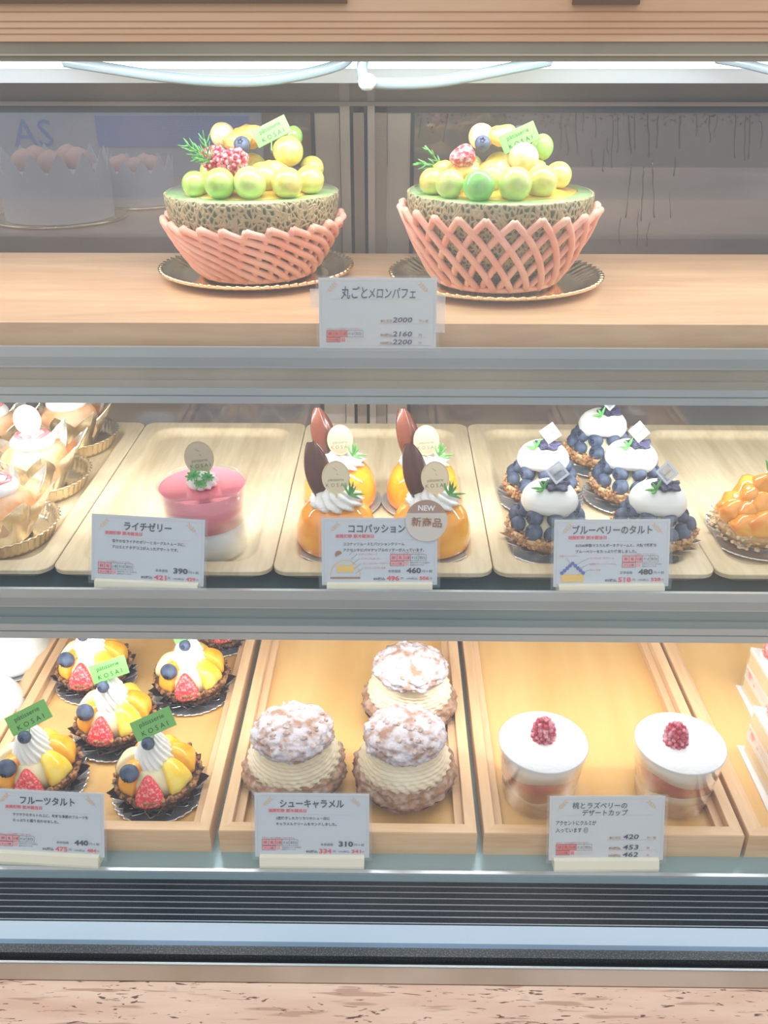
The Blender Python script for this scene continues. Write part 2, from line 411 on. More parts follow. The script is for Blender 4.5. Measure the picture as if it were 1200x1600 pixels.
# rear wall of the case: head rail, mullions, two sliding doors
BRZ = mat('bronze_grey_frame', (.20,.165,.13), .42, .5, col2=(.26,.21,.17), nscale=4)
BRZ2 = mat('bronze_light_frame', (.34,.30,.26), .4, .5)
DY = .98
cpart('rear_head_rail', MB().extr_x(pr([(DY-.02,.010),(DY+.03,.010),(DY+.03,.0540),(DY-.02,.0540),(DY-.02,.0500),(DY-.013,.0500),(DY-.013,.0335),(DY-.02,.0335)]), -CW, CW), BRZ)
cpart('rear_seal', MB().extr_x(pr([(DY-.012,.054),(DY+.01,.054),(DY+.01,.0605),(DY-.012,.0605)]), -CW, CW), BLACK())
cpart('ceiling_panel', MB().extr_x(pr([(.74,-.030),(1.02,-.030),(1.02,-.020),(.74,-.020)]), -CW, CW), mat('white_enamel', (.8,.84,.86), .35))
cpart('rear_shelf_ledge', MB().extr_x(pr([(.93,.2125),(DY+.02,.2125),(DY+.02,.2300),(.93,.2300)]), -CW, CW), BRZ)
def door(x0, x1, y, side):
    """sliding door: stiles, dark seals and a pane"""
    f = MB(); zt, zb = HC-.0605, HC-.62
    sw = .026
    if side < 0: f.box(x1-sw, x1, y-.008, y+.008, zb, zt)
    else: f.box(x0, x0+sw, y-.008, y+.008, zb, zt)
    f.box(x0, x1, y-.008, y+.008, zb, zb+.03)
    d = cpart('rear_door', f, BRZ2)
    gx0, gx1 = (x0, x1-sw) if side < 0 else (x0+sw, x1)
    q = MB().box(gx0, gx1, y-.003, y+.003, zb+.03, zt); q.v = [(a, b-case_y0, c) for a, b, c in q.v]
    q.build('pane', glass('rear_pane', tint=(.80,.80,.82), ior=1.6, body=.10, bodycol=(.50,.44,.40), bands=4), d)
    q = MB()
    ex = x1-sw if side < 0 else x0+sw
    q.box(ex-.003, ex+.001, y-.009, y-.003, zb, zt); q.v = [(a, b-case_y0, c) for a, b, c in q.v]
    q.build('seal', BLACK(), d)
    return d
xl = XAT(532, DY, .1); xr = XAT(606, DY, .1)
door(-CW, xl, DY, -1)
dr = door(xr, CW, DY+.0, 1)
m_ = MB(); zt, zb = HC-.0605+.03, HC-.62
a = xl+.001; seq = [(.008,.006,BRZ2),(.003,-.004,BLACK()),(.009,.004,BRZ),(.003,-.004,BLACK()),(.006,.008,BRZ2),(.010,.004,BRZ)]
tot = sum(s_[0] for s_ in seq); kx = (xr-xl-.002)/tot
for w_, off, mm in seq:
    m_.box(a, a+w_*kx, DY-.008-off, DY+.012, zb, zt, mm); a += w_*kx
cpart('rear_mullion', m_)
# condensation trails on the right rear door
random.seed(5)
dm = MB()
for px, y0, y1, w in ((885,205,243,.0016),(878,180,232,.0010),(900,178,240,.0016),(912,178,205,.0012),(925,228,260,.0018),(931,180,215,.0010),(944,234,268,.0016),(950,215,240,.0012),
                      (957,180,262,.0012),(965,180,238,.0014),(982,180,240,.0022),(992,180,232,.0016),(986,255,340,.0014),(1006,260,345,.0014),(1012,180,245,.0020),(1020,250,340,.0013),
                      (1028,182,232,.0014),(1055,245,275,.0014),(1062,182,232,.0018),(1088,180,212,.0010),(1108,180,222,.0012),(1121,182,208,.0008),(1149,180,246,.0014),(1172,180,248,.0016),
                      (1166,182,250,.0010),(1047,300,340,.0010),(997,330,384,.0012),(970,340,380,.0012),(1016,345,384,.0012),(658,180,215,.0009),(700,180,222,.0009),(1190,190,230,.0010)):
    pts = []; n = 9; xx = px
    for k in range(n):
        p = PY(xx, y0+(y1-y0)*k/(n-1), DY-.0035); pts.append((p.x, p.y-case_y0, p.z)); xx += random.uniform(-1.6, 1.2)
    dm.tube(pts, [w*.55*(.45+.35*random.random()) for _ in range(n-1)]+[w*.6], 6)
for k in range(240):
    p = PY(random.uniform(640, 1200), 178+abs(random.gauss(0, 12)), DY-.0035); dm.ball((p.x, p.y-case_y0, p.z), random.uniform(.0004, .0011), 1)
dm.build('condensation_drips', mat('water_trail', (.13,.09,.07), .05, spec=1.0, alpha=.6), dr, kind='stuff', label='dark wavy water trails running down')
# vent grille in front of the lower shelf, glass foot, seals, counter ledge
gb = MB().box(-CW, CW, .4525, .53, HC-.640, HC-.632)
cpart('vent_trough', gb, mat('trough_reflected_blue', (.010,.022,.055), .22))  # navy base colour paints a blue reflection into the dark trough
yy = .4545; 
sl = MB()
for k in range(7):
    sl.extr_x(pr([(yy,.6000),(yy+.0006,.6000),(yy+.0007,.6007),(yy+.0001,.6007)]), -CW, CW); yy += .0056
cpart('vent_grille', sl, mat('grille_bar', (.74,.82,.88), .3, .3), label='thin bright horizontal vent slats')
cpart('glass_sill', MB().extr_x(pr([(.4400,.6035),(.4530,.6000),(.4530,.640),(.4400,.640)]), -CW, CW), mat('bright_sill', (.56,.69,.82), .3, .35))
cpart('sill_front', MB().extr_x(pr([(.4335,.6050),(.4400,.6035),(.4400,.640),(.4335,.640)]), -CW, CW), mat('blue_grey_steel', (.20,.30,.42), .3, .5))
cpart('glass_seal', MB().extr_x(pr([(.4262,.6000),(.4335,.6000),(.4335,.640),(.4262,.640)]), -CW, CW), mat('ribbed_rubber', (.05,.055,.06), .35, col2=(.13,.145,.16), nscale=800, stretch=(1,1,1), lo=.5, hi=.62))
cpart('black_strip', MB().extr_x(pr([(.4190,.6060),(.4262,.6060),(.4262,.640),(.4190,.640)]), -CW, CW), BLACK())  # solid black strip between the seal and the bead
cpart('sill_bead', MB().extr_x(pr([(.4172,.5990),(.4190,.5990),(.4190,.640),(.4172,.640)]), -CW, CW), ALU2())
cpart('counter_trim', MB().extr_x(pr([(.4075,.6040),(.4172,.6000),(.4172,.640),(.4075,.640)]), -CW, CW), mat('brown_metal_trim', (.30,.21,.15), .4, .5, col2=(.42,.31,.24), nscale=6))
# distressed wooden ledge
if True:
    m = bpy.data.materials.new('distressed_wood'); m.use_nodes = True; n = m.node_tree; b = n.nodes['Principled BSDF']; b.inputs['Roughness'].default_value = .75
    t = n.nodes.new('ShaderNodeTexCoord')
    def nz_(sx, sy, scale, lo, hi, det=5, dist=0):
        mp = n.nodes.new('ShaderNodeMapping'); mp.inputs['Scale'].default_value = (sx, sy, sy)
        z = n.nodes.new('ShaderNodeTexNoise'); z.inputs['Scale'].default_value = scale; z.inputs['Detail'].default_value = det; z.inputs['Distortion'].default_value = dist
        r = n.nodes.new('ShaderNodeMapRange'); r.inputs['From Min'].default_value = lo; r.inputs['From Max'].default_value = hi
        n.links.new(t.outputs['Object'], mp.inputs[0]); n.links.new(mp.outputs[0], z.inputs['Vector']); n.links.new(z.outputs['Fac'], r.inputs['Value'])
        return r.outputs[0]
    def mixc(f, a, bcol):
        x = n.nodes.new('ShaderNodeMix'); x.data_type = 'RGBA'
        n.links.new(f, x.inputs['Factor'])
        for s_, v in ((6, a), (7, bcol)):
            if isinstance(v, tuple): x.inputs[s_].default_value = (*v, 1)
            else: n.links.new(v, x.inputs[s_])
        return x.outputs[2]
    c = mixc(nz_(.15, 1, 60, .35, .7), (.66,.42,.31), (.78,.57,.44))
    c = mixc(nz_(.12, 1.3, 150, .60, .66, 2), c, (.50,.31,.23))
    c = mixc(nz_(.22, 1.6, 230, .635, .67, 3, 1.2), c, (.13,.07,.055))
    c = mixc(nz_(.30, 1.3, 120, .665, .69, 3, 1.5), c, (.16,.09,.07))
    c = mixc(nz_(.7, 1, 45, .66, .74, 4), c, (.56,.38,.29))
    n.links.new(c, b.inputs['Base Color']); DIST = m
cpart('counter_ledge', MB().bbox(-CW, CW, .30, .4075, HC-.635, HC-.6045, .001), DIST, label='worn pinkish wooden ledge below the glass')
cpart('base_cabinet', MB().box(-CW, CW, .36, 1.0, 0, HC-.642), mat('base_cabinet_wood', (.45,.30,.20), .6))
cpart('case_floor', MB().box(-CW, CW, .53, 1.0, HC-.640, HC-.600), DARKDECK)
for s_ in (-1, 1):
    cpart('end_panel', MB().extr_x(pr([(.745,-.01),(1.0,-.01),(1.0,.64),(.43,.64),(.44,.60)]), s_*CW-(.004 if s_ > 0 else 0), s_*CW+(.004 if s_ < 0 else 0)), glass('end_glass', body=.03))

# the cable hanging under the light box
def cable(pts, r, label, name='light_cable'):
    p = [PY(a, b, y) for a, b, y in pts]
    # smooth the run
    q = []
    for i in range(len(p)-1):
        p0, p1, p2, p3 = p[max(i-1,0)], p[i], p[i+1], p[min(i+2, len(p)-1)]
        for k in range(6):
            u = k/6; q.append(.5*((2*p1)+(p2-p0)*u+(2*p0-5*p1+4*p2-p3)*u*u+(3*p1-p0-3*p2+p3)*u**3))
    q.append(p[-1]); o = MB().tube([(v.x, v.y, v.z) for v in q], r, 10).build(name, mat('grey_cable', (.17,.23,.26), .28, coat=.4))
    return tag(o, label, 'cable', 'grey cables under the top lamp')
cable([(100,96,.80),(170,107,.80),(250,119,.80),(330,126,.80),(410,126,.80),(480,115,.80),(530,101,.80),(545,90,.80)], .0043, 'grey cable sagging under the top lamp, left of the centre post')
cable([(568,92,.795),(566,112,.795),(574,127,.795),(620,131,.795),(680,128,.795),(740,118,.795),(800,106,.795),(860,94,.795)], .0046, 'grey cable looping from the centre post towards the right')
cable([(1120,92,.80),(1160,99,.80),(1215,112,.80),(1270,120,.80)], .0035, 'thin dark cable at the top right corner', 'light_cable')
cg = MB(); p = PY(574, 128, .789)
cg.ball((0,0,0), .0065, 2, .35, 2.2, (1.2,.8,1)); o = cg.build('cable_clip', mat('grey_wrap', (.40,.48,.50), .25, coat=.5), loc=p)
tag(o, 'crumpled grey plastic clip holding the cable at the centre post', 'clip')

# ================================================================== wooden board on the top shelf, trays on the others
bd = MB().bbox(-CW+.01, CW-.01, .668, .925, HC-.2125, HC-.1895, .0008)
bd.v = [(x, y-.80, z-(HC-.2125)) for x, y, z in bd.v]
o = bd.build('shelf_board', wood('warm_board', (.64,.37,.20), (.80,.53,.31), 'x', 6, .3, rough=.35, coat=.35), loc=(0, .80, HC-.2125))
tag(o, 'long thick orange-brown wooden board under the two melon parfaits', 'board')

def carved_tray(cx, y0, w, L, d, label, tint=0):
    """shallow carved tray with rounded recess, d = drop of the deck it rests on"""
    h = .0125; mb = MB(); W_, D_ = w, L
    lp = [rrect(W_-.022, D_-.022, .010, 0), rrect(W_-.004, D_-.004, .012, h-.0055), rrect(W_, D_, .012, h-.0038), rrect(W_, D_, .0115, h-.0006), rrect(W_-.0012, D_-.0012, .011, h)]
    ins = [(.028, h), (.031, h-.0004), (.035, h-.0022), (.040, h-.0052), (.046, h-.0064), (.052, h-.0068)]
    lp += [rrect(W_-i, D_-i, .020 - (i-.028)*.3, z) for i, z in ins]
    loft(mb, lp)
    for i in range(len(mb.f)): mb.sm[i] = False
    n = len(rrect(1,1,.1,0))
    k = 0
    for i in range(len(lp)-1):
        for j in range(n):
            if i >= 5: mb.sm[k] = True
            k += 1
    o = mb.build('carved_tray', wood('tray_wood_%d' % tint, (.58,.45,.26), (.80,.68,.46), 'y', 6, .3, rough=.42, coat=.2), loc=(cx, y0+L/2, HC-d))
    return tag(o, label, 'tray', 'carved wooden trays on the middle shelf')
MT = .5845
tw = .1735
xs_mid = [XAT(p, MT, .3625) for p in (-95, 251, 598, 947, 1297)]
for x_, l_ in zip(xs_mid, ('carved wooden tray at far left under gold-dish pastries', 'carved wooden tray holding the single pink jelly cup', 'carved wooden tray holding four orange domes',
                           'carved wooden tray holding five blueberry tarts', 'carved wooden tray at far right holding the orange mango tart')):
    carved_tray(x_, MT, tw-.0012, .305, .375, l_, 1)

def framed_tray(cx, y0, w, L, d, label, i):
    """mitred wooden frame around a plywood panel"""
    t = thing('framed_tray', (cx, y0+L/2, HC-d), label, 'tray', 'framed wooden trays on the bottom shelf')
    h = .0235; rw = .0095
    m1 = wood('frame_wood', (.66,.40,.20), (.80,.54,.31), 'y', 8, .3, rough=.4)
    m2 = wood('frame_wood_cross', (.66,.40,.20), (.80,.54,.31), 'x', 8, .3, rough=.4)
    wx, wy = w/2, L/2
    def bar(P, Q, m, nm='frame_side'):
        # trapezoid plan a,b outer, c,dd inner with a step down
        (ax, ay), (bx, by) = P; (cx_, cy_), (dx, dy) = Q
        mb = MB(); v = []
        def lp(t_): return [(ax+(dx-ax)*t_, ay+(dy-ay)*t_), (bx+(cx_-bx)*t_, by+(cy_-by)*t_)]
        prof = [(0,0),(0,h-.001),(.05,h),(.95,h),(1.0,h-.0008),(1.0,.004),(1.0,0)]
        for t_, z in prof:
            for q in lp(t_): v.append((q[0], q[1], z))
        k = len(prof)
        fs = [(2*j, 2*j+1, 2*j+3, 2*j+2) for j in range(k-1)] + [(2*k-2, 2*k-1, 1, 0)]
        fs += [tuple(2*j for j in range(k)), tuple(2*j+1 for j in range(k))[::-1]]
        mb.add(v, fs, False); mb.build(nm, m, t)
    o_ = [(-wx,-wy),(wx,-wy),(wx,wy),(-wx,wy)]; in_ = [(-wx+rw,-wy+rw),(wx-rw,-wy+rw),(wx-rw,wy-rw),(-wx+rw,wy-rw)]
    bar((o_[0], o_[1]), (in_[1], in_[0]), m2); bar((o_[1], o_[2]), (in_[2], in_[1]), m1)
    bar((o_[2], o_[3]), (in_[3], in_[2]), m2); bar((o_[3], o_[0]), (in_[0], in_[3]), m1)
    # inner cleats, lower than the rim
    for s_ in (-1, 1):
        MB().bbox(s_*(wx-rw-.0035)-.0035, s_*(wx-rw-.0035)+.0035, -wy+rw, wy-rw, .002, .016, .0006).build('inner_cleat', m1, t)
    MB().box(-wx+rw, wx-rw, -wy+rw, wy-rw, .003, .0087).build('base_panel', wood('plywood_panel', (.72,.41,.13), (.82,.53,.21), 'y', 3, .15, rough=.32, coat=.4), t, label='honey-coloured plywood panel')
    return t
BT = .491
fw = .2020
ctrs = [XAT((a_+b_)/2, BT, .5422) for a_, b_ in ((-490,-78), (-80,331), (338,748), (754,1166), (1170,1582))]
for i, (x_, l_) in enumerate(zip(ctrs, ('framed wooden tray at far left under white domes', 'framed wooden tray holding the fruit tarts', 'framed wooden tray holding three cream puffs',
                          'framed wooden tray holding two dessert cups', 'framed wooden tray at far right under strawberry shortcakes'))):
    if i == 0: x_ = ctrs[1]-fw-.003
    framed_tray(x_, BT, fw, .36, .5657, l_, i)
# ================================================================== small food parts
def fluted_plate(parent_or_tag, r, name, m, h=.006, flutes=60, depth=.0012, parent=None, base_r=None):
    br = base_r or r*.70
    def fn(th, i, rr, z):
        if i in (4, 5, 6, 7, 8, 9): k = depth*cos(flutes*th); return rr + (k if i in (5,6,7,8) else k*.4), z + k*.45
        return rr, z
    prof = [(0,.0006),(br*.6,.0006),(br,.0008),(br+.002,.0010),(br+(r-br)*.35,h*.35),(br+(r-br)*.7,h*.75),(r*.975,h),(r*1.0,h*.98),(r*.995,h*.72),(br+(r-br)*.7,h*.50),(br+.001,0),(0,0)]
    mb = MB().lathe(prof, max(flutes*4, 96), fn)
    return mb.build(name, m, parent)
def foil_star(parent, r0, r1, h, n, m, name='foil_cup', seed=0, z0=.001, pinch=.35):
    """pleated foil cup whose points flare outward"""
    rn = random.Random(seed); ph = [rn.uniform(.7, 1.2) for _ in range(n)]
    def fn(th, i, r, z):
        t = i/7.0
        if i > 7: t = (15-i)/7.0
        u = (th/(2*pi)*n) % 1; w = abs(2*u-1); k = ph[int(th/(2*pi)*n) % n]
        return r + t*(r1-r0)*pinch*(w-.5)*2*k, z + t*h*.45*(w-.5)*k
    prof = [(r0+(r1-r0)*i/7, z0+h*(i/7)) for i in range(8)] + [(r0+(r1-r0)*i/7-.0003, z0+h*(i/7)+.0002) for i in range(7, -1, -1)]
    mb = MB().lathe(prof, n*8, fn, smooth=False); return mb.build(name, m, parent)
def swirl(mb, prof, lobes, twist, amp, n=96, M=None, m=None, sharp=1.0):
    zmax = max(z for r, z in prof)
    def fn(th, i, r, z):
        c = cos(lobes*(th + twist*z/zmax)); c = math.copysign(abs(c)**sharp, c)
        return r*(1+amp*c), z
    mb.lathe(prof, n, fn, m=m, M=M); return mb
def resample(prof, n):
    d = [0]
    for a, b in zip(prof, prof[1:]): d.append(d[-1]+sqrt((a[0]-b[0])**2+(a[1]-b[1])**2))
    out = []; 
    for k in range(n+1):
        s_ = d[-1]*k/n; i = 0
        while i < len(d)-2 and d[i+1] < s_: i += 1
        u = (s_-d[i])/max(d[i+1]-d[i], 1e-9); out.append((prof[i][0]+(prof[i+1][0]-prof[i][0])*u, prof[i][1]+(prof[i+1][1]-prof[i][1])*u))
    return out
def cream_rosette(r, h, layers=3):
    """piped rosette profile of stacked bulges"""
    pts = [(0, 0)]
    for k in range(layers):
        z0 = h*k/layers; rr = r*(1-.82*(k/layers)**1.15)
        for a in range(-60, 61, 20): pts.append((rr*(.86+.14*cos(R(a))), z0+h/layers*(.5+.5*sin(R(a)))))
    pts += [(r*.12, h*.985), (0, h*1.06)]
    return pts
def berry(r, seed=0, up=(0,0,1)):
    """blueberry with a star calyx; returns (skin, calyx) builders in local space, calyx towards +z before tilting by M"""
    q = Vector((0,0,1)).rotation_difference(Vector(up).normalized()).to_matrix().to_4x4()
    def f(p):
        d = 1 - max(0, p.z); return 1 - .16*math.exp(-(d/.06)**2) + .02*math.exp(-((d-.12)/.05)**2)
    b = MB().ball((0,0,0), r, 3, .02, 2, (1,1,.9), M=q, fn=f, seed=seed)
    c = MB(); pts = []
    for k in range(10):
        a = 2*pi*k/10; rr = r*(.42 if k % 2 == 0 else .24); pts.append((rr*cos(a), rr*sin(a)))
    v = [(x, y, r*(.80 if k % 2 else .93)) for k, (x, y) in enumerate(pts)] + [(0,0,r*.70)]
    v2 = [(x*.85, y*.85, z-r*.06) for x, y, z in v]
    c.add(v+v2, [(k, (k+1) % 10, 10) for k in range(10)] + [(11+(k+1) % 10, 11+k, 21) for k in range(10)] + [(k, 11+k, 11+(k+1) % 10, (k+1) % 10) for k in range(10)], False, M=q)
    return b, c
_berry = {}
def put_berry(parent, loc, r, up, seed=0, label=None):
    b, c = berry(r, seed, up)
    o = b.build('blueberry', BLUEB(), parent, loc, label=label); c.build('calyx', CALYX(), o)
    return o
def raspberry(mb, c, r, h, up=(0,0,1), n=0, seed=0):
    """cone of drupelets, tip along up"""
    q = T(*c) @ Vector((0,0,1)).rotation_difference(Vector(up).normalized()).to_matrix().to_4x4()
    mb.ball((0,0,h*.42), r*.80, 2, sc=(1,1,h/r*.58), M=q)
    rows = 6; rn = random.Random(seed)
    for k in range(rows):
        t = k/(rows-1); z = h*(.06+.86*t); rr = r*.86*sqrt(max(0, 1-(t*.97)**2.2)); cnt = max(1, int(2*pi*rr/(r*.42)))
        for j in range(cnt):
            a = 2*pi*(j+.5*(k % 2))/cnt
            mb.ball((rr*cos(a), rr*sin(a), z), r*.24*rn.uniform(.9, 1.1), 1, M=q)
    return mb
RASP = lambda: mat('raspberry_red', (.52,.02,.05), .35, col2=(.72,.10,.13), nscale=90, sss=.15, sssc=(1,.2,.2))
FROST = lambda: mat('sugared_berry', (.60,.035,.06), .45, col2=(.86,.60,.62), nscale=260, lo=.44, hi=.66)
STRAW = lambda: mat('cut_strawberry', (.72,.04,.05), .3, col2=(.92,.38,.34), nscale=520, lo=.50, hi=.66, bump=.5, bscale=400, coat=.4)
def strawberry(parent, loc, r, h, up, name='strawberry', m=None, flat=1.0):
    q = Vector((0,0,1)).rotation_difference(Vector(up).normalized()).to_matrix().to_4x4()
    prof = resample([(0,0),(r*.55,h*.02),(r*.92,h*.14),(r,h*.32),(r*.88,h*.55),(r*.6,h*.8),(r*.28,h*.96),(0,h)], 18)
    def fn(th, i, rr, z): return rr*(1+.03*sin(3*th)), z
    o = MB().lathe(prof, 28, fn, M=q @ Matrix.Diagonal((1,flat,1,1))).build(name, m or FROST(), parent, loc)
    s_ = MB(); rn = random.Random(4)
    for k in range(7):
        z = h*(.14+.7*k/6); j0 = min(prof, key=lambda p: abs(p[1]-z)); cnt = max(3, int(j0[0]/r*9))
        for j in range(cnt):
            a = 2*pi*(j+.5*(k % 2))/cnt; s_.ball((j0[0]*cos(a), j0[0]*sin(a)*flat, z), r*.055, 1, M=q)
    s_.build('seeds', mat('berry_seed', (.88,.62,.34), .5), o)
    return o
def sprig(mb, base, dirs, L, w=.0009):
    """thin pointed leaves fanning from a base"""
    for i, d in enumerate(dirs):
        d = Vector(d).normalized(); b = Vector(base); l = L*(1-.12*(i % 3)); side = Vector((d.z, 0, -d.x)) * (.15 if i % 2 else -.15)
        pts = [b + d*l*t + side*l*t*t for t in (0, .25, .5, .75, 1)]
        mb.tube(pts, [w*.7, w*1.1, w*1.2, w*.9, w*.25], 6)
    return mb
def rosemary(mb, base, tip, n=12, L=.009, w=.0006, seed=0):
    a, b = Vector(base), Vector(tip); rn = random.Random(seed); mb.tube([a, a.lerp(b, .5)+Vector((0,0,.001)), b], w*1.1, 6)
    ax = (b-a).normalized()
    for k in range(n):
        t = .15+.85*k/n; p = a.lerp(b, t); o = ax.orthogonal().normalized(); o.rotate(Matrix.Rotation(2.4*k, 3, ax))
        d = (ax*.8+o*.8).normalized(); l = L*(1-.35*t)
        mb.tube([p, p+d*l*.5, p+(d+ax*.3).normalized()*l], [w, w*1.1, w*.3], 5)
    return mb
def chervil(mb, M, s=1.0):
    """a lobed leaf of three fans"""
    for a0, L in ((pi/2, 1.0), (pi/2+1.15, .85), (pi/2-1.15, .85)):
        c = Vector((.0022*cos(a0)*s, .0022*sin(a0)*s)); pts = []
        for k in range(25):
            t = -2.3+4.6*k/24; r = (.0032+.0010*cos(t*6))*s*L*(1.1-.12*abs(t)); pts.append((c.x+r*cos(a0+t)*1.0, c.y+r*sin(a0+t)))
        mb.prism([(0,0)]+pts, 0, .0005*s, M=M)
    mb.tube([M @ Vector((0,0,0)), M @ Vector((0,-.007*s,0))], .0004*s, 6)
    return mb
def oval_pick(parent, loc, w=.0215, h=.0260, lean=.3, roll=0, yaw=0, m=None, name='gold_pick', stem=.016, label=None):
    M = facing(loc, lean, roll, yaw); mb = MB()
    pts = [(w/2*cos(2*pi*k/40), h/2*sin(2*pi*k/40)) for k in range(40)]; pts2 = [(x*.93, y*.94) for x, y in pts]
    v = [(x, y, -.0004) for x, y in pts] + [(x, y, .0004) for x, y in pts] + [(x, y, .00035) for x, y in pts2] + [(x*.98, y*.98, .0001) for x, y in pts2]
    mb.add(v, [tuple(range(40))[::-1]] + [(j*40+i, j*40+(i+1) % 40, (j+1)*40+(i+1) % 40, (j+1)*40+i) for j in range(3) for i in range(40)] + [tuple(range(120, 160))], False, M=M)
    mb.box(-.0007, .0007, -h/2-stem, -h/2+.001, -.0004, .0002, M=M)
    o = mb.build(name, m or mat('gold_card', (.80,.66,.44), .34, .85), parent, label=label)
    t = MB(); put_text(t, 'pâtisserie', 0, -.0030, .0034, 'c', M=M, z=.0003); put_text(t, 'K O S A I', 0, -.0076, .0042, 'c', M=M, z=.0003)
    line2(t, -.002, .0075, .001, .0052, .0003, M=M, z=.0003); line2(t, .0005, .0030, .0018, .0018, .0003, M=M, z=.0003)
    t.build('lettering', mat('engraved_green', (.16,.20,.12), .5), o)
    return o
def green_pick(parent, loc, lean=.55, roll=.40, yaw=0, w=.0335, h=.0160, stem=.02, k=1.0, bright=False):
    M = facing(loc, lean, roll, yaw); mb = MB(); mb.box(-w/2, w/2, -h/2, h/2, -.0003, .0001, M=M)
    mb.box(-w/2-.0002, w/2+.0002, -h/2-.0002, h/2+.0002, -.0005, -.00031, M=M)
    mb.box(-.0005, .0005, -h/2-stem, -h/2, -.0004, .0001, M=M @ RZ(-roll))
    o = mb.build('green_pick', mat('green_card', (.20,.50,.12), .4), parent)
    t = MB(); put_text(t, 'pâtisserie', 0, h*.10, h*.34, 'c', M=M, z=.0003, width=w*.62); put_text(t, 'K O S A I', 0, -h*.36, h*.36, 'c', M=M, z=.0003, width=w*.66)
    t.build('lettering', mat('pick_ink', (.02,.06,.02), .5), o)
    return o
def sector(mb, a0, a1, prof, steps=8, M=None, nz=0, seed=0, lift=0):
    """solid slice of a body of revolution between angles a0 and a1"""
    n = len(prof); v = []
    for s_ in range(steps+1):
        a = a0+(a1-a0)*s_/steps; e = sin(pi*s_/steps)
        for r, z in prof:
            k = 1+nz*noise.noise(Vector((a*3+seed, r*90, z*90)))
            v.append((r*k*(.93+.07*e)*cos(a), r*k*(.93+.07*e)*sin(a), z*(.95+.05*e)+lift))
    f = [(s_*n+i, s_*n+(i+1) % n, (s_+1)*n+(i+1) % n, (s_+1)*n+i) for s_ in range(steps) for i in range(n)]
    f += [tuple(range(n))[::-1], tuple(range(steps*n, steps*n+n))]
    mb.add(v, f, True, M=M); return mb
def soften(o, lv=1):
    s_ = o.modifiers.new('round', 'SUBSURF'); s_.levels = lv; s_.render_levels = lv; return o
def crumbs(parent, m, n, rfun, name='nut_crumbs', s0=.0010, s1=.0022, seed=0, label=None):
    rn = random.Random(seed); mb = MB()
    for _ in range(n):
        a, r, z = rfun(rn); s_ = rn.uniform(s0, s1)
        mb.ball((r*cos(a), r*sin(a), z), s_, 1, .3, 1.7, (rn.uniform(.8,1.3), rn.uniform(.8,1.3), rn.uniform(.6,1)), M=None, seed=rn.random()*50, smooth=False)
    return mb.build(name, m, parent, kind='stuff', label=label)

# ================================================================== melon parfaits
MELON = lambda: None
def rind_mat():
    m = bpy.data.materials.new('netted_melon_rind'); m.use_nodes = True; n = m.node_tree; b = n.nodes['Principled BSDF']; b.inputs['Roughness'].default_value = .6
    t = n.nodes.new('ShaderNodeTexCoord'); mp = n.nodes.new('ShaderNodeMapping'); mp.inputs['Scale'].default_value = (1,1,.75)
    z = n.nodes.new('ShaderNodeTexNoise'); z.inputs['Scale'].default_value = 90
    ad = n.nodes.new('ShaderNodeVectorMath'); ad.operation = 'SCALE'; ad.inputs['Scale'].default_value = .006
    a2 = n.nodes.new('ShaderNodeVectorMath'); a2.operation = 'ADD'
    v = n.nodes.new('ShaderNodeTexVoronoi'); v.feature = 'DISTANCE_TO_EDGE'; v.inputs['Scale'].default_value = 250
    n.links.new(t.outputs['Object'], mp.inputs[0]); n.links.new(mp.outputs[0], z.inputs['Vector']); n.links.new(z.outputs['Color'], ad.inputs[0])
    n.links.new(mp.outputs[0], a2.inputs[0]); n.links.new(ad.outputs[0], a2.inputs[1]); n.links.new(a2.outputs[0], v.inputs['Vector'])
    r = n.nodes.new('ShaderNodeValToRGB'); r.color_ramp.elements[0].position = .14; r.color_ramp.elements[0].color = (.50,.41,.23,1)
    r.color_ramp.elements[1].position = .26; r.color_ramp.elements[1].color = (.07,.10,.03,1)
    n.links.new(v.outputs['Distance'], r.inputs['Fac']); n.links.new(r.outputs['Color'], b.inputs['Base Color'])
    bp = n.nodes.new('ShaderNodeBump'); bp.invert = True; bp.inputs['Strength'].default_value = .8; bp.inputs['Distance'].default_value = .0012
    mr = n.nodes.new('ShaderNodeMapRange'); mr.inputs['From Max'].default_value = .25
    n.links.new(v.outputs['Distance'], mr.inputs['Value']); n.links.new(mr.outputs[0], bp.inputs['Height']); n.links.new(bp.outputs[0], b.inputs['Normal'])
    return m
RIND = rind_mat()
def fruit(name, c, c2=None, rough=.28): return mat(name, c, rough, col2=c2, nscale=70, sss=.15, sssc=(1,.9,.3), bump=.3, bscale=220, coat=.35)
MB_Y = lambda: fruit('yellow_melon_flesh', (.66,.58,.10), (.78,.72,.24))
MB_G = lambda: fruit('green_melon_flesh', (.38,.58,.09), (.54,.70,.20))
MB_L = lambda: fruit('lime_melon_flesh', (.52,.66,.15), (.64,.74,.26))
MB_B = lambda: fruit('bright_green_melon_flesh', (.20,.60,.11), (.32,.68,.20))
MB_P = lambda: fruit('sugared_melon_flesh', (.70,.58,.24), (.84,.78,.52), .5)
GRAPE = lambda: fruit('green_grape', (.30,.58,.12), (.36,.64,.16), .12)
MANGO = lambda: fruit('mango_flesh', (.92,.50,.08), (.95,.66,.22))
GLAZE = lambda: mat('orange_glaze', (.95,.62,.10), .08, sss=.5, sssc=(1,.6,.2), coat=1.0)

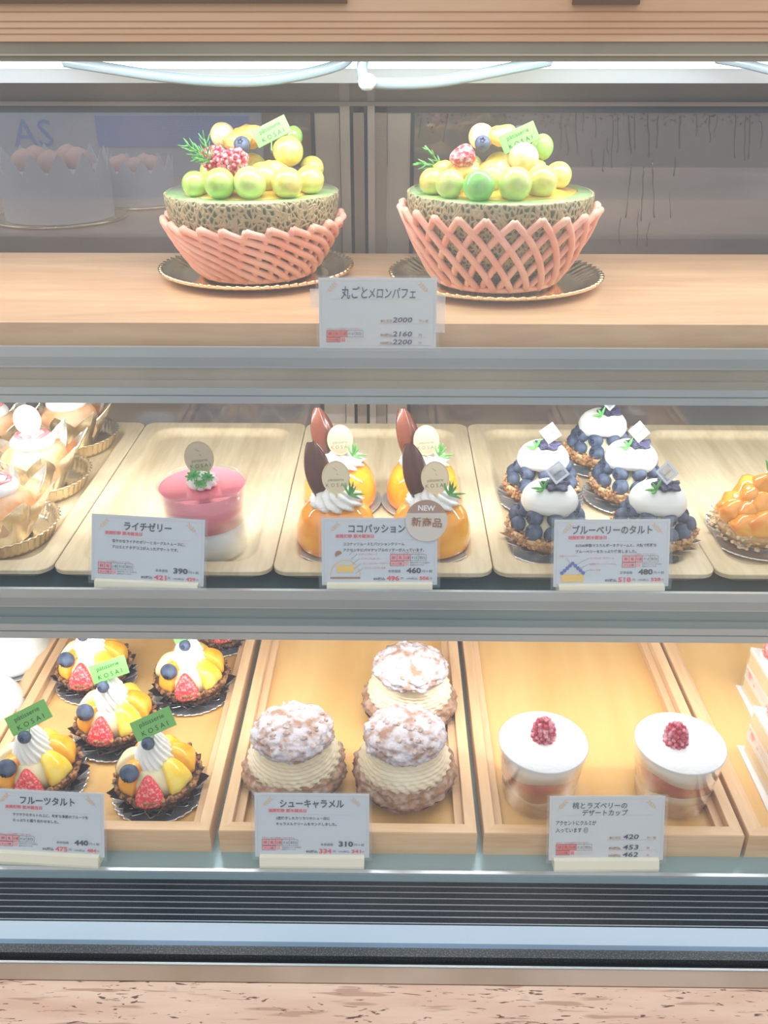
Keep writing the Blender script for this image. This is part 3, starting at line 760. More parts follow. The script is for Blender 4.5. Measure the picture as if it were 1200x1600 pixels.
def melon_parfait(cx_px, Y, r, hgt, balls, label, rot):
    x = XAT(cx_px, Y, .15); base = Vector((x, Y, HC-.1895+.0022))
    t = thing('melon_parfait', base, label, 'melon dessert', 'half melon parfaits on the top shelf')
    prof = [(0,0),(r*.32,.0004)]; zc = hgt
    for k in range(1, 22):
        a = pi/2*(k/21); z = zc - zc*cos(a); rr = r*sin(a)**.86
        if rr > r*.34: prof.append((rr, z))
    prof += [(r*.985, zc+.0008), (r*.97, zc+.0002), (r*.9, zc-.004), (0, zc-.004)]
    MB().lathe(prof, 96).build('melon_rind', RIND, t)
    MB().lathe([(0,zc-.003),(r*.975,zc-.003),(r*.982,zc+.0004),(r*.96,zc+.0012),(r*.7,zc+.001),(0,zc+.001)], 96).build('melon_flesh', mat('cut_melon_flesh', (.40,.72,.24), .1, col2=(.58,.82,.38), nscale=40, sss=.2, sssc=(.6,1,.3), coat=1.0), t, label='pale green cut melon face')
    g = MB(); 
    def gf(th, i, rr, z): return rr*(1+.10*noise.noise(Vector((cos(th)*1.6, sin(th)*1.6, cx_px)))), z
    g.lathe([(0,zc+.018),(r*.22,zc+.017),(r*.40,zc+.011),(r*.55,zc+.0055),(r*.68,zc+.0030),(r*.76,zc+.0020),(r*.79,zc+.0008),(0,zc+.0008)], 64, gf).build('orange_glaze', GLAZE(), t, label='shiny orange glaze pooled between the fruit')
    for kind, px, py, rp, yo in balls:
        p = PY(px, py, Y+yo) - base; sc_ = 1/FPX*((Y+yo)*cos(PITCH) + (HC-(p.z+base.z))*sin(PITCH)); rr = rp*sc_
        if kind in ('y','g','l','p','b','grape'):
            m_ = {'y':MB_Y,'g':MB_G,'l':MB_L,'p':MB_P,'b':MB_B,'grape':GRAPE}[kind]()
            if yo < -.02: p.z = max(zc+rr*.88, min(p.z, zc+rr*1.0))
            MB().ball((0,0,0), rr, 4, .035, 1.3, (1,1,.97 if kind != 'grape' else 1.12), seed=px).build('melon_ball' if kind != 'grape' else 'green_grape', m_, t, p)
        elif kind == 'mango':
            MB().ball((0,0,0), rr, 3, .30, 1.6, (1.25,1,.75), seed=px).build('mango_piece', MANGO(), t, p)
        elif kind == 'blue': put_berry(t, p, rr, (-.1,-.8,.5))
        elif kind == 'rasp':
            raspberry(MB(), (0,0,-rr*.6), rr*1.0, rr*2.1, (.75,-.35,.35)).build('raspberry', FROST(), t, p)
        elif kind == 'straw': strawberry(t, p+Vector((rr*.9,0,.001)), rr*.92, rr*2.0, (-.95,-.25,-.10))
    return t, base
balls_L = [('g',304,279,20.5,-.040),('g',343,284,24.5,-.052),('l',390,285,25.5,-.053),('y',448,279,24.5,-.047),('y',484,276,22.5,-.022),
           ('y',410,244,26,-.028),('y',450,236,24,-.012),('p',348,211,19.5,.022),('mango',389,214,22,.012),('mango',372,222,18,-.002),('mango',368,268,20,-.022),('mango',425,266,20,-.022),
           ('grape',459,213,14,.012),('y',488,262,18,.012),('l',330,268,18,.030),('rasp',351,246,21,-.030),('rasp',324,240,18,-.012),('blue',378,226,13,-.022),('y',395,262,22,.020)]
balls_R = [('y',676,280,21,-.026),('l',703,287,22.5,-.045),('b',748,290,25,-.058),('l',805,288,26.5,-.055),('y',846,284,25.5,-.040),('y',872,274,21,-.012),
           ('l',770,249,25,-.030),('p',817,247,24,-.018),('grape',847,230,17.5,-.004),('p',752,213,20,.012),('mango',787,212,20,.004),('mango',729,268,20,-.026),('mango',775,268,22,-.025),('mango',695,262,14,-.02),
           ('straw',722,245,20,-.026),('blue',754,224,12.5,-.026),('blue',811,206,10,.008),('y',780,262,24,.020),('l',735,262,20,.028),('mango',828,262,18,-.01)]
mL, bL = melon_parfait(398, .830, .0775, .0715, balls_L, 'half melon heaped with pale yellow balls and raspberries, left one in the tilted weave net', 0)
mR, bR = melon_parfait(777, .803, .0800, .0755, balls_R, 'half melon heaped with fruit balls and a sugared strawberry, right one in the open net', 0)
green_pick(mL, PY(424,205,.815)-bL, .35, .45, w=.031, h=.0150, stem=.008)
green_pick(mR, PY(811,215,.785)-bR, .35, .42, w=.031, h=.0150, stem=.012)
mb = MB(); b0 = PY(328,254,.79)-bL
rosemary(mb, b0, PY(292,226,.785)-bL, 14, .013, .0006, 1); rosemary(mb, b0, PY(318,212,.79)-bL, 8, .012, .0006, 2); rosemary(mb, b0, PY(300,246,.785)-bL, 7, .008, .0006, 4)
mb.build('rosemary_sprig', GREEN(), mL)
mb = MB(); b0 = PY(690,262,.79)-bR
rosemary(mb, b0, PY(650,255,.785)-bR, 9, .010, .0007, 3); rosemary(mb, b0, PY(664,228,.79)-bR, 5, .008, .0007, 2)
mb.build('rosemary_sprig', GREEN(), mR)

def foam_net(center, N, rb, rt, hb, ht, so, si, label, wob=.0, rad=.0029, rot=0):
    """springy fruit net: two layers of slanting strands joined in arches at the rim"""
    outer, inner = MB(), MB()
    for i in range(N):
        top = rot + 2*pi*i/N
        for mb, span, off in ((outer, so, .0014), (inner, si, -.0020)):
            pts = []
            for k in range(15):
                u = k/14.0
                zz = hb + (ht-hb)*sin(u*pi/2*.98)**.9 if False else hb + (ht-hb)*(1-(1-u)**1.25)
                rr = rb + (rt-rb)*((zz-hb)/(ht-hb))**.80 + off*(1-u**3)
                a = top + span*(1-u)**1.15*(1 if True else 0)
                pts.append((rr*cos(a), rr*sin(a), zz + .0006*sin(9*a+wob)))
            mb.tube(pts, [rad*.95]*14+[rad*1.12], 8)
    # tie ring holding the strand ends at the foot
    t = thing('foam_fruit_net', center, label, 'foam net', 'pink foam nets around the melons')
    pk = mat('pink_foam', (.90,.42,.30), .75, bump=.35, bscale=420, col2=(.95,.54,.42), nscale=40, sss=.15, sssc=(1,.4,.3))
    outer.build('outer_strands', pk, t); inner.build('inner_strands', pk, t)
    MB().tube([((rb+.001)*cos(2*pi*k/40), (rb+.001)*sin(2*pi*k/40), hb) for k in range(41)], rad*.8, 8, cap=False).build('base_ring', pk, t)
    return t
foam_net(bL, 25, .049, .0805, .0030, .0500, R(80), R(-14), 'pink foam net with steeply slanted strands around the left melon', rad=.0033)
foam_net(bR, 24, .052, .0860, .0030, .0640, R(36), R(-36), 'pink foam net with open diamond weave around the right melon', rad=.0031, rot=.04)
for b_, r_, l_ in ((bL, .088, 'round gold fluted tray paper under the left melon'), (bR, .094, 'round gold fluted tray paper under the right melon')):
    t = thing('gold_plate', (b_.x, b_.y, HC-.1895), l_, 'plate', 'gold plates on the top shelf')
    o = fluted_plate(t, r_, 'plate_dish', GOLD(), .0095, 66, .0020, t, r_*.74)
    o.location = (0,0,0)

# ================================================================== pink jelly cup
def cup(parent, r0, r1, h, th=.0009, name='plastic_cup', n=64):
    prof = [(0,0),(r0*.9,0),(r0,.0012),(r1,h-.001),(r1+.0008,h),(r1+.0002,h+.0003),(r1-th,h-.001),(r0-th,.0022),(0,.0020)]
    return MB().lathe(prof, n).build(name, glass('clear_cup', tint=(.97,.98,1), ior=1.32), parent)
jb = PZ(322, 858, .3682+.0003); jb.y = .632; jb.x = XAT(321, .632, .34)
j = thing('jelly_cup', jb, 'clear cup of pink jelly over white mousse on the carved tray', 'dessert cup')
cup(j, .0322, .0352, .060)
MB().lathe([(0,.0021),(.0311,.0021),(.0325,.0280),(0,.0280)], 64).build('white_mousse', mat('milky_mousse', (.86,.85,.80), .35, sss=.3, sssc=(1,.9,.8)), j)
def tiltf(th, i, r, z): return (r, z)
MB().lathe([(0,.0281),(.0326,.0281),(.0341,.0575),(.0330,.0568),(0,.0566)], 64).build('pink_jelly', mat('pink_jelly', (.96,.24,.29), .05, sss=.6, sssc=(1,.4,.4), coat=1.0), j)
swirl(MB(), resample([(0,0),(.0085,.0005),(.0118,.003),(.0108,.007),(.009,.010),(.0055,.0125),(0,.0135)], 20), 9, 1.2, .12).build('cream_swirl', CREAM(), j, (.001,-.001,.0566))
oval_pick(j, (-.0005,.002,.0800), .0235, .0270, R(12), .12, 0)
mb = MB(); chervil(mb, facing((-.003,-.0125,.0700), R(35), .3, 0), 1.15); chervil(mb, facing((.007,-.010,.0680), R(40), -.4, .3), .95); chervil(mb, facing((.0015,-.0140,.0640), R(60), -.5, 0), 1.0)
mb.build('chervil_leaf', mat('chervil_green', (.08,.36,.06), .5, col2=(.14,.46,.10)), j)

# ================================================================== coconut passion domes
DZ = .3682
def coco(x, y, label, gold=True):
    t = thing('passion_dome', (x, y, HC-DZ), label, 'mousse cake', 'orange glazed dome cakes on the middle shelf')
    r, h = .0330, .043
    MB().lathe([(0,.0002),(.034,.0002),(.0366,.0008),(.0374,.0028),(.0368,.0030),(.0358,.0016),(.033,.0010),(0,.0010)], 72).build('cake_board', mat('clear_grey_board', (.62,.64,.64), .15, .4, spec=.8), t)
    MB().bbox(.036, .047, -.004, .004, .0008, .0016, .0003, M=RZ(R(115))).build('board_tab', mat('clear_grey_board'  , (.55,.56,.55), .15, .5), t)
    prof = resample([(0,.001),(r*.86,.001),(r*.97,.004),(r*1.0,.012),(r*.97,.021),(r*.86,.031),(r*.66,.038),(r*.4,.042),(0,h)], 30)
    MB().lathe(prof, 64).build('glazed_dome', mat('passion_glaze', (.95,.33,.006), .04, col2=(.98,.46,.02), nscale=30, sss=.25, sssc=(1,.5,.1), coat=1.0), t)
    swirl(MB(), resample([(0,0),(.015,.0005),(.0205,.0035),(.0200,.0070),(.0165,.0095),(.0145,.0125),(.0100,.0150),(.006,.0175),(0,.0185)], 26), 11, 1.7, .13, 132, sharp=.8).build('cream_rosette', CREAM(), t, (.001,0,.0365))
    # chocolate leaf: thick pointed oval with ribs
    M = facing((-.0135,.002,.066), R(14), .10, R(28)); mb = MB(); v = []; nu, nv = 24, 14
    for side in (1, -1):
        for a in range(nu+1):
            tt = a/nu; yy_ = -.026+.050*tt; ww = .0108*max(0.0, sin(pi*min(1,(tt*.93+.04))))**.62
            for b_ in range(nv+1):
                u = -1+2*b_/nv; zz = .0042*(1-u*u)*1.0 + .0003*cos(u*9) - .012*(tt-.5)**2*.6
                v.append((ww*u, yy_, zz if side > 0 else zz-.0016))
    k = (nu+1)*(nv+1); f = []
    for a in range(nu):
        for b_ in range(nv):
            q = a*(nv+1)+b_; f.append((q, q+1, q+nv+2, q+nv+1)); f.append((k+q, k+q+nv+1, k+q+nv+2, k+q+1))
    for a in range(nu):
        q = a*(nv+1); f.append((q, q+nv+1, k+q+nv+1, k+q)); q += nv; f.append((q, k+q, k+q+nv+1, q+nv+1))
    mb.add(v, f, True, M=M); mb.build('chocolate_leaf', mat('glossy_chocolate', (.09,.022,.012), .26, col2=(.16,.045,.022), nscale=25, coat=.5), t)
    oval_pick(t, (.0015,-.006,.0640), .0225, .0265, R(24), .05, 0)
    sprig(MB(), (.0125,-.011,.0510), [(.15,-.1,1),(-.45,-.1,.8),(.65,-.1,.75),(.9,-.3,.35),(.4,.1,.9),(.95,-.5,.05)], .0135).build('herb_sprig', GREEN(), t)
    return t
yb, yf = .714, .639
c0 = coco(XAT(531, yb, .345), yb, 'orange dome with chocolate leaf, back left of the four domes')
for px, y, l, rz in ((661, yb, 'orange dome with chocolate leaf, back right of the four domes', .06), (525, yf, 'orange dome behind the left part of the coconut passion card', -.03),
                     (674, yf, 'orange dome behind the round NEW badge', .05)):
    dup(c0, (XAT(px, y, .345), y, HC-DZ), l, rz)

# ================================================================== blueberry tarts
def tart_blue():
    t = thing('blueberry_tart', (0,0,0), 'x', 'tart', 'blueberry tarts on the middle shelf')
    fluted_plate(t, .0393, 'cake_board', SILVER(), .0035, 40, .0007, t, .027)
    foil_star(t, .018, .0335, .008, 14, mat('crinkled_silver', (.72,.73,.75), .25, 1.0), seed=3)
    MB().lathe(resample([(0,.002),(.019,.002),(.023,.004),(.029,.0105),(.0330,.0180),(.0310,.0195),(.025,.016),(0,.015)], 24), 64, lambda th, i, r, z: (r*(1+.02*noise.noise(Vector((cos(th)*3, sin(th)*3, z*200)))), z)).build('tart_shell', CRUST(), t)
    def rf(rn):
        a = rn.uniform(0, 2*pi); u = rn.random()
        return (a, .0305+.0045*u*rn.uniform(.2,1), .0105+.0095*u) if rn.random() < .7 else (a, rn.uniform(.026,.034), .0195+rn.uniform(-.001,.0015))
    crumbs(t, CRUMB(), 430, rf, s0=.0009, s1=.0021, seed=1)
    MB().lathe([(0,.014),(.027,.014),(.024,.022),(.017,.034),(0,.036)], 40).build('custard', mat('custard', (.80,.72,.45), .5), t)
    rn = random.Random(8)
    for n_, r_, z_, br, ph in ((10, .0258, .0228, .0074, .3), (8, .0200, .0338, .0071, .1)):
        for k in range(n_):
            a = 2*pi*k/n_+ph+rn.uniform(-.06,.06); z = z_+rn.uniform(-.001,.001)
            up = (cos(a)*.8+rn.uniform(-.6,.6), sin(a)*.8+rn.uniform(-.5,.5), rn.uniform(-.4,.9))
            put_berry(t, (r_*cos(a), r_*sin(a), z), br*rn.uniform(.92,1.08), up, k)
    MB().lathe(resample([(0,.034),(.015,.034),(.0215,.0362),(.0232,.0410),(.0222,.0465),(.0185,.0515),(.0130,.0550),(.007,.0565),(0,.0568)], 26), 56,
               lambda th, i, r, z: (r*(1+.035*noise.noise(Vector((cos(th)*1.3, sin(th)*1.3, 3)))), z + (.0014*sin(3*th+1) if z < .042 else 0))).build('mascarpone_dome', mat('smooth_mascarpone', (.86,.87,.83), .38, sss=.25, sssc=(1,.95,.9), coat=.2), t)
    mb = MB(); mb.lathe(resample([(0,0),(.0085,0),(.0108,.0015),(.0100,.0032),(.006,.0030),(.003,.0022),(0,.0020)], 14), 60, lambda th, i, r, z: (r*(1+.16*sin(5*th)+.07*sin(11*th)), z*(1+.3*sin(7*th))))
    mb.build('blueberry_jam', mat('blueberry_jam', (.014,.013,.040), .35, col2=(.07,.065,.14), nscale=130, bump=.5, bscale=500), t, (.003,-.0045,.0553))
    M = facing((.0045,.001,.0655), R(30), R(38), 0); mb = MB(); mb.box(-.0070,.0070,-.0070,.0070,-.0003,.0003, M=M)
    o = mb.build('square_pick', glass('milky_film', ior=1.5, body=.42, bodycol=(.55,.58,.64)), t); q = MB()
    for x0, x1, y0, y1 in ((-.007,.007,-.007,-.0052),(-.007,.007,.0052,.007),(-.007,-.0052,-.0052,.0052),(.0052,.007,-.0052,.0052)): quad2(q, x0, y0, x1, y1, M=M, z=.0005)
    q.build('silver_border', mat('silver_print', (.62,.66,.72), .3, .7), o)
    q = MB(); put_text(q, 'KOSAI', 0, -.001, .0024, 'c', M=M, z=.0006); q.build('lettering', INK(), o)
    sprig(MB(), (-.0065,-.008,.0545), [(-.9,-.2,.35),(.05,-.1,1),(-.35,0,.8),(-.6,-.6,.1)], .0115, .0011).build('herb_sprig', mat('light_herb_green', (.16,.50,.12), .45), t)
    return t
bt = tart_blue(); first = True
for px, y, l, rz in ((858, .640, 'blueberry tart in the front row, left of its neighbour behind the price card', 0), (1027, .640, 'blueberry tart in the front row, behind the right edge of the price card', .15),
                     (848, .721, 'blueberry tart second from front on the left side of the tray', -.1), (985, .724, 'blueberry tart in the middle of the group, right side', .1),
                     (941, .800, 'rearmost blueberry tart, its top cut off by the rail above', .25)):
    loc = (XAT(px, y, .33), y, HC-DZ)
    if first: bt.location = loc; bt['label'] = l; first = False
    else: dup(bt, loc, l, rz)

# ================================================================== mango tart, far right
mx, my = XAT(1188, .652, .345), .652
t = thing('mango_tart', (mx, my, HC-DZ), 'glazed orange mango tart cut by the right edge of the picture', 'tart')
fluted_plate(t, .0420, 'cake_board', SILVER(), .0030, 44, .0008, t, .030)
foil_star(t, .020, .038, .010, 14, mat('crinkled_silver', (.72,.73,.75), .25, 1.0), seed=5)
MB().lathe(resample([(0,.002),(.023,.002),(.030,.006),(.0365,.0180),(.0345,.0205),(.028,.018),(0,.017)], 20), 64, lambda th, i, r, z: (r*(1+.05*noise.noise(Vector((cos(th)*5, sin(th)*5, z*200)))), z)).build('tart_shell', CRUST(), t)
crumbs(t, mat('pale_almond', (.72,.50,.26), .6, col2=(.88,.74,.50), nscale=160), 330, lambda rn: (rn.uniform(0,2*pi), rn.uniform(.029,.0375), rn.uniform(.006,.022)), 'almond_crumbs', .0012, .0028, 4)
MB().lathe([(0,.016),(.031,.016),(.026,.030),(.014,.042),(0,.045)], 40).build('custard', mat('custard', (.80,.72,.45), .5), t)
GM = mat('glazed_mango', (.98,.30,.012), .07, col2=(1.0,.47,.05), nscale=45, sss=.35, sssc=(1,.5,.15), coat=1.0)
for k, (a, r_, z, s_, sc_) in enumerate(((200,.024,.028,.0125,(1.1,.8,1)),(232,.027,.024,.013,(1.2,.9,.8)),(262,.026,.026,.014,(1.3,.8,.9)),(292,.026,.025,.013,(1.2,.9,.9)),(322,.025,.027,.012,(1,.9,1)),(170,.024,.028,.012,(1,1,1)),
                                   (205,.013,.040,.012,(1,.8,1)),(250,.014,.038,.013,(1.1,.8,.9)),(300,.014,.040,.0125,(1.2,.8,.9)),(350,.016,.038,.012,(1,1,1)),(240,.004,.051,.0110,(1.1,.8,1.0)),(100,.018,.034,.014,(1.2,1,1)),(40,.02,.032,.013,(1.2,1,1)),(225,.020,.033,.011,(1,.9,.9)))):
    MB().ball((0,0,0), s_, 3, .28, 1.5, sc_, seed=k*3).build('mango_piece', GM, t, (r_*cos(R(a)), r_*sin(R(a)), z))
for a, r_, z in ((272,.0395,.030),(300,.030,.048)):
    MB().ball((0,0,0), .0022, 2).build('pink_peppercorn', mat('peppercorn', (.35,.015,.02), .3), t, (.002 if a == 272 else .012, -.0385 if a == 272 else -.018, z))
swirl(MB(), resample([(0,0),(.006,.001),(.007,.004),(.004,.007),(0,.008)], 10), 8, 1, .12).build('cream_dot', CREAM(), t, (.006,.002,.055))
sprig(MB(), (-.0005,-.003,.060), [(-.30,-.1,1),(.35,-.1,.95),(.7,0,.5)], .016, .0014).build('herb_sprig', mat('light_herb_green', (.16,.50,.12), .45), t)

# ================================================================== cream pastries in gold dishes, far left
def puff():
    t = thing('cream_puff', (0,0,0), 'x', 'pastry', 'cream pastries in gold dishes at the left')
    def fn(th, i, r, z):
        k = cos(44*th)
        return (r+.0011*k, z) if 3 <= i <= 8 else (r, z)
    MB().lathe([(0,.0004),(.036,.0004),(.0385,.0010),(.0405,.004),(.0435,.0125),(.0455,.0150),(.0470,.0155),(.0470,.0163),(.0430,.0150),(.0395,.004),(.037,.0018),(0,.0016)], 176, fn).build('gold_dish', mat('fluted_gold', (.95,.80,.55), .22, .9), t)
    foil_star(t, .022, .0405, .038, 8, CHAMP(), 'foil_wrap', seed=2, z0=.003, pinch=.42)
    MB().ball((0,0,.026), .030, 4, .10, 2.0, (1,1,.78), seed=3).build('choux_bun', mat('peachy_bun', (.80,.36,.13), .5, col2=(.86,.55,.34), nscale=50, bump=.4, bscale=260, sss=.1), t)
    MB().lathe(resample([(0,.042),(.014,.042),(.0195,.0450),(.0200,.0490),(.0165,.0530),(.0115,.0545),(.009,.0530),(0,.0520)], 22), 48).build('cream_ring', mat('smooth_cream', (.88,.89,.86), .35, sss=.3, sssc=(1,.95,.9), coat=.3), t)
    MB().tube([(.0128*cos(a/20*2*pi)*(1+.12*sin(a)), .0128*sin(a/20*2*pi), .0535+.0006*sin(a*1.9)) for a in range(21)], .0021, 8, cap=False).build('pink_sauce', mat('pink_sauce', (.90,.26,.28), .12, sss=.2, coat=.8), t)
    oval_pick(t, (-.001,-.001,.0690), .0230, .0270, R(26), .08, 0)
    return t
pf = puff(); first = True
for px, y, l, rz in ((90, .645, 'cream pastry at the left edge in the front gold dish', .1), (140, .740, 'cream pastry with pink sauce in the middle gold dish, white pick on top', .5), (183, .838, 'rear cream pastry in a gold dish under the rail', .9),
                     (64, .812, 'cream pastry in the far left corner behind the others', .3)):
    loc = (XAT(px, y, .355)-.0470, y, HC-DZ)
    if first: pf.location = loc; pf['label'] = l; pf.rotation_euler.z = rz; first = False
    else: dup(pf, loc, l, rz)
# ================================================================== bottom shelf
BZ = .5657-.0087-.0002          # drop of the plywood panels' top
# white domes, far left
d0 = thing('white_dome_cake', (0,0,0), 'x', 'cake', 'white dome cakes at the lower left')
MB().lathe(resample([(0,.0025),(.039,.0025),(.0405,.006),(.039,.014),(.033,.024),(.022,.031),(.010,.034),(0,.0345)], 30), 72).build('mousse_dome', mat('white_mousse_smooth', (.86,.87,.84), .3, sss=.3, sssc=(1,.95,.9), coat=.4), d0)
MB().lathe([(0,.0004),(.042,.0004),(.0455,.0012),(.0465,.0030),(.0455,.0030),(.042,.0020),(0,.0018)], 72).build('silver_board', mat('grey_silver_board', (.60,.63,.66), .22, .9), d0)
first = True
for px, y, l in ((-30, .640, 'white dome cake on a silver board, nearer of the two at the left edge'), (18, .728, 'white dome cake on a silver board, farther of the two at the left edge')):
    loc = (XAT(px, y, .55), y, HC-BZ)
    if first: d0.location = loc; d0['label'] = l; first = False
    else: dup(d0, loc, l)

# fruit tarts
OR = lambda: fruit('orange_segment', (.92,.32,.006), (.96,.45,.04))
PINE = lambda: fruit('pineapple_piece', (.88,.60,.03), (.93,.74,.16))
MGO = lambda: fruit('golden_peach', (.94,.38,.006), (.96,.52,.05))
def tart_fruit(pick=True):
    t = thing('fruit_tart', (0,0,0), 'x', 'tart', 'fruit tarts on the bottom shelf')
    fluted_plate(t, .0390, 'cake_board', SILVER(), .0035, 34, .0010, t, .028)
    foil_star(t, .019, .0355, .009, 16, mat('crinkled_silver', (.72,.73,.75), .25, 1.0), 'foil_cup', seed=7)
    foil_star(t, .024, .0365, .012, 9, mat('brown_paper_cup', (.06,.028,.022), .35), 'paper_cup', seed=9, pinch=.50)
    MB().lathe(resample([(0,.0035),(.0185,.0035),(.024,.005),(.0325,.0135),(.0345,.0195),(.0320,.0215),(.026,.019),(0,.018)], 24), 64, lambda th, i, r, z: (r*(1+.03*noise.noise(Vector((cos(th)*4, sin(th)*4, z*200)))), z)).build('tart_shell', mat('dark_crust', (.10,.045,.020), .65, bump=.5, bscale=350), t)
    def rf(rn):
        a = rn.uniform(0, 2*pi); u = rn.random()
        return a, .0275+.0085*u*rn.uniform(.8,1.06), .0070+.0175*u
    crumbs(t, CRUMBD(), 680, rf, 'cookie_crumbs', .0010, .0025, 5)
    MB().lathe([(0,.017),(.028,.017),(.025,.030),(.018,.038),(0,.040)], 40).build('custard', mat('custard', (.80,.72,.45), .5), t)
    dome = [(.010,.018),(.0325,.019),(.0338,.025),(.0315,.033),(.0262,.040),(.0190,.0445),(.0110,.046),(.009,.034)]
    for nm, a0, a1, m_, lf, lab in (('orange_segment',-168,-118,OR(),-.001,None),('pineapple_piece',-62,-12,PINE(),-.001,None),('peach_slice',-8,42,MGO(),.0015,None),('pineapple_piece',50,88,PINE(),0,None),
                            ('peach_slice',94,140,MGO(),.001,None),('melon_piece',146,186,fruit('melon_piece', (.88,.80,.42), (.94,.88,.60)),.0005,None)):
        mb = MB(); sector(mb, R(a0), R(a1), dome, 8, nz=.13, seed=a0, lift=lf); soften(mb.build(nm, m_, t))
    # split strawberry leaning on the cream, tip up
    q = facing((-.0015,-.0270,.0270), R(33), R(4), 0) ; mb = MB()
    prof = [(-.0100,-.0085),(-.0060,-.0112),(.0005,-.0120),(.0066,-.0110),(.0104,-.0080),(.0092,-.0020),(.0060,.0050),(.0020,.0112),(-.0004,.0128),(-.0030,.0105),(-.0070,.0040),(-.0098,-.0025)]
    prof = [(x*1.22, y*1.12) for x, y in prof]; v = [(x, y, -.004) for x, y in prof] + [(x, y, .0015) for x, y in prof] + [(x*.80, y*.82, .0042) for x, y in prof] + [(0,-.001,.0052)]
    n_ = len(prof); f = [tuple(range(n_))[::-1]] + [(j*n_+i, j*n_+(i+1) % n_, (j+1)*n_+(i+1) % n_, (j+1)*n_+i) for j in range(2) for i in range(n_)] + [(2*n_+i, 2*n_+(i+1) % n_, 3*n_) for i in range(n_)]
    mb.add(v, f, True, M=q); soften(mb.build('strawberry_half', STRAW(), t), 2)
    swirl(MB(), resample([(0,.030),(.0165,.0305),(.0172,.034),(.0155,.0385),(.0150,.0425),(.0135,.0470),(.0122,.0505),(.0108,.0550),(.0085,.0590),(.0068,.0630),(.0035,.0665),(0,.0680)], 44), 16, 2.9, .075, 160).build('cream_cone', CREAM(), t)
    put_berry(t, (-.0170,-.0190,.0400), .0079, (-.3,-.8,-.3), 1)
    put_berry(t, (-.0010,-.0100,.0625), .0054, (-.2,-.7,.2), 2)
    if pick: green_pick(t, (.0035,-.0030,.0762), R(30), R(22), 0, stem=.004)
    return t
ft = tart_fruit(); fy = .5455
ft.location = (XAT(246, fy, .535), fy, HC-BZ); ft['label'] = 'fruit tart nearest the glass, right of the fruit tart price card'; ft.rotation_euler.z = R(4)
dup(ft, (XAT(58, fy+.006, .535), fy+.006, HC-BZ), 'fruit tart standing behind the fruit tart price card', R(10))
dup(ft, (XAT(180, .615, .535), .615, HC-BZ), 'fruit tart in the middle of the five, with a green pick', R(-6))
dup(ft, (XAT(299, .676, .535), .676, HC-BZ), 'fruit tart at the right rear, whose green pick meets the rail', R(6))
f2 = dup(ft, (XAT(147, .690, .535), .690, HC-BZ), 'fruit tart at the left rear beside the tray edge', R(-4))
dup(ft, (XAT(342, .765, .535), .765, HC-BZ), 'rearmost fruit tart, only its crumb base showing under the rail', R(20))

# cream puffs with caramel cream
SUG = mat('sugared_choux', (.33,.17,.09), .8, col2=(.52,.38,.30), nscale=150, bump=1.0, bscale=240, lo=.42, hi=.68)
SUG2 = mat('dusted_cap', (.34,.19,.12), .85, col2=(.58,.53,.56), nscale=110, bump=1.0, bscale=300, lo=.34, hi=.56)
CAR = mat('caramel_cream', (.80,.68,.48), .5, col2=(.86,.76,.58), nscale=30, sss=.25, sssc=(1,.8,.5))
def choux():
    t = thing('caramel_cream_puff', (0,0,0), 'x', 'cream puff', 'choux buns on the bottom shelf')
    def lump(q): 
        v = q*4.2; return 1 + .10*noise.noise(v) + .07*noise.noise(v*2.4) - .075*max(0, .35-abs(noise.noise(v*1.9+Vector((5,1,3)))*3)) + .04*abs(noise.noise(v*5))
    MB().ball((0,0,.0190), .0425, 5, sc=(1,1,.50), fn=lump).build('choux_base', SUG, t)
    prof = resample([(0,.020),(.030,.022),(.0365,.0265),(.0372,.031),(.0345,.0375),(.0315,.0430),(.0300,.0490),(.0285,.0540),(0,.0545)], 90)
    def fn(th, i, r, z):
        if i < 20 or r < .02: return r, z
        ph = (z*340 + th/(2*pi) + .35*sin(2*th+1) + .25*sin(3*th)) % 1.0
        saw = (ph if ph < .75 else (1-ph)*3)
        return r + .0024*saw + .0009*sin(28*th + z*900)*(1 if z < .034 else .25), z + .0012*sin(2*th+.6)
    MB().lathe(prof, 150, fn).build('caramel_cream', CAR, t)
    cap = MB().ball((0,0,.0560), .0335, 5, sc=(1,1,.34), fn=lump, seed=3).build('choux_cap', SUG2, t)
    rn = random.Random(3); mb = MB()
    for _ in range(34):
        a = rn.uniform(0, 2*pi); r_ = .030*sqrt(rn.random()); z = .056+.0112*sqrt(max(0, 1-(r_/.0335)**2))
        mb.ball((r_*cos(a), r_*sin(a), z), rn.uniform(.0013,.0032), 1, .6, 1.5, (1.2,.9,.8), seed=rn.random()*9, smooth=False)
    mb.build('chopped_nuts', mat('dusted_nuts', (.42,.26,.18), .8, col2=(.60,.52,.50), nscale=140), t, kind='stuff')
    foil_star(t, .028, .0425, .012, 14, mat('dark_glassine', (.20,.12,.08), .3), 'glassine_cup', seed=4, pinch=.12)
    return t
cp = choux(); first = True
for px, y, l, rz in ((460, .558, 'caramel cream puff at the left, standing alone', 0), (632, .556, 'caramel cream puff at the front right of the three', 1.3), (640, .645, 'caramel cream puff at the rear right, behind its neighbour', 2.6)):
    loc = (XAT(px, y, .53), y, HC-BZ)
    if first: cp.location = loc; cp['label'] = l; first = False
    else: dup(cp, loc, l, rz)

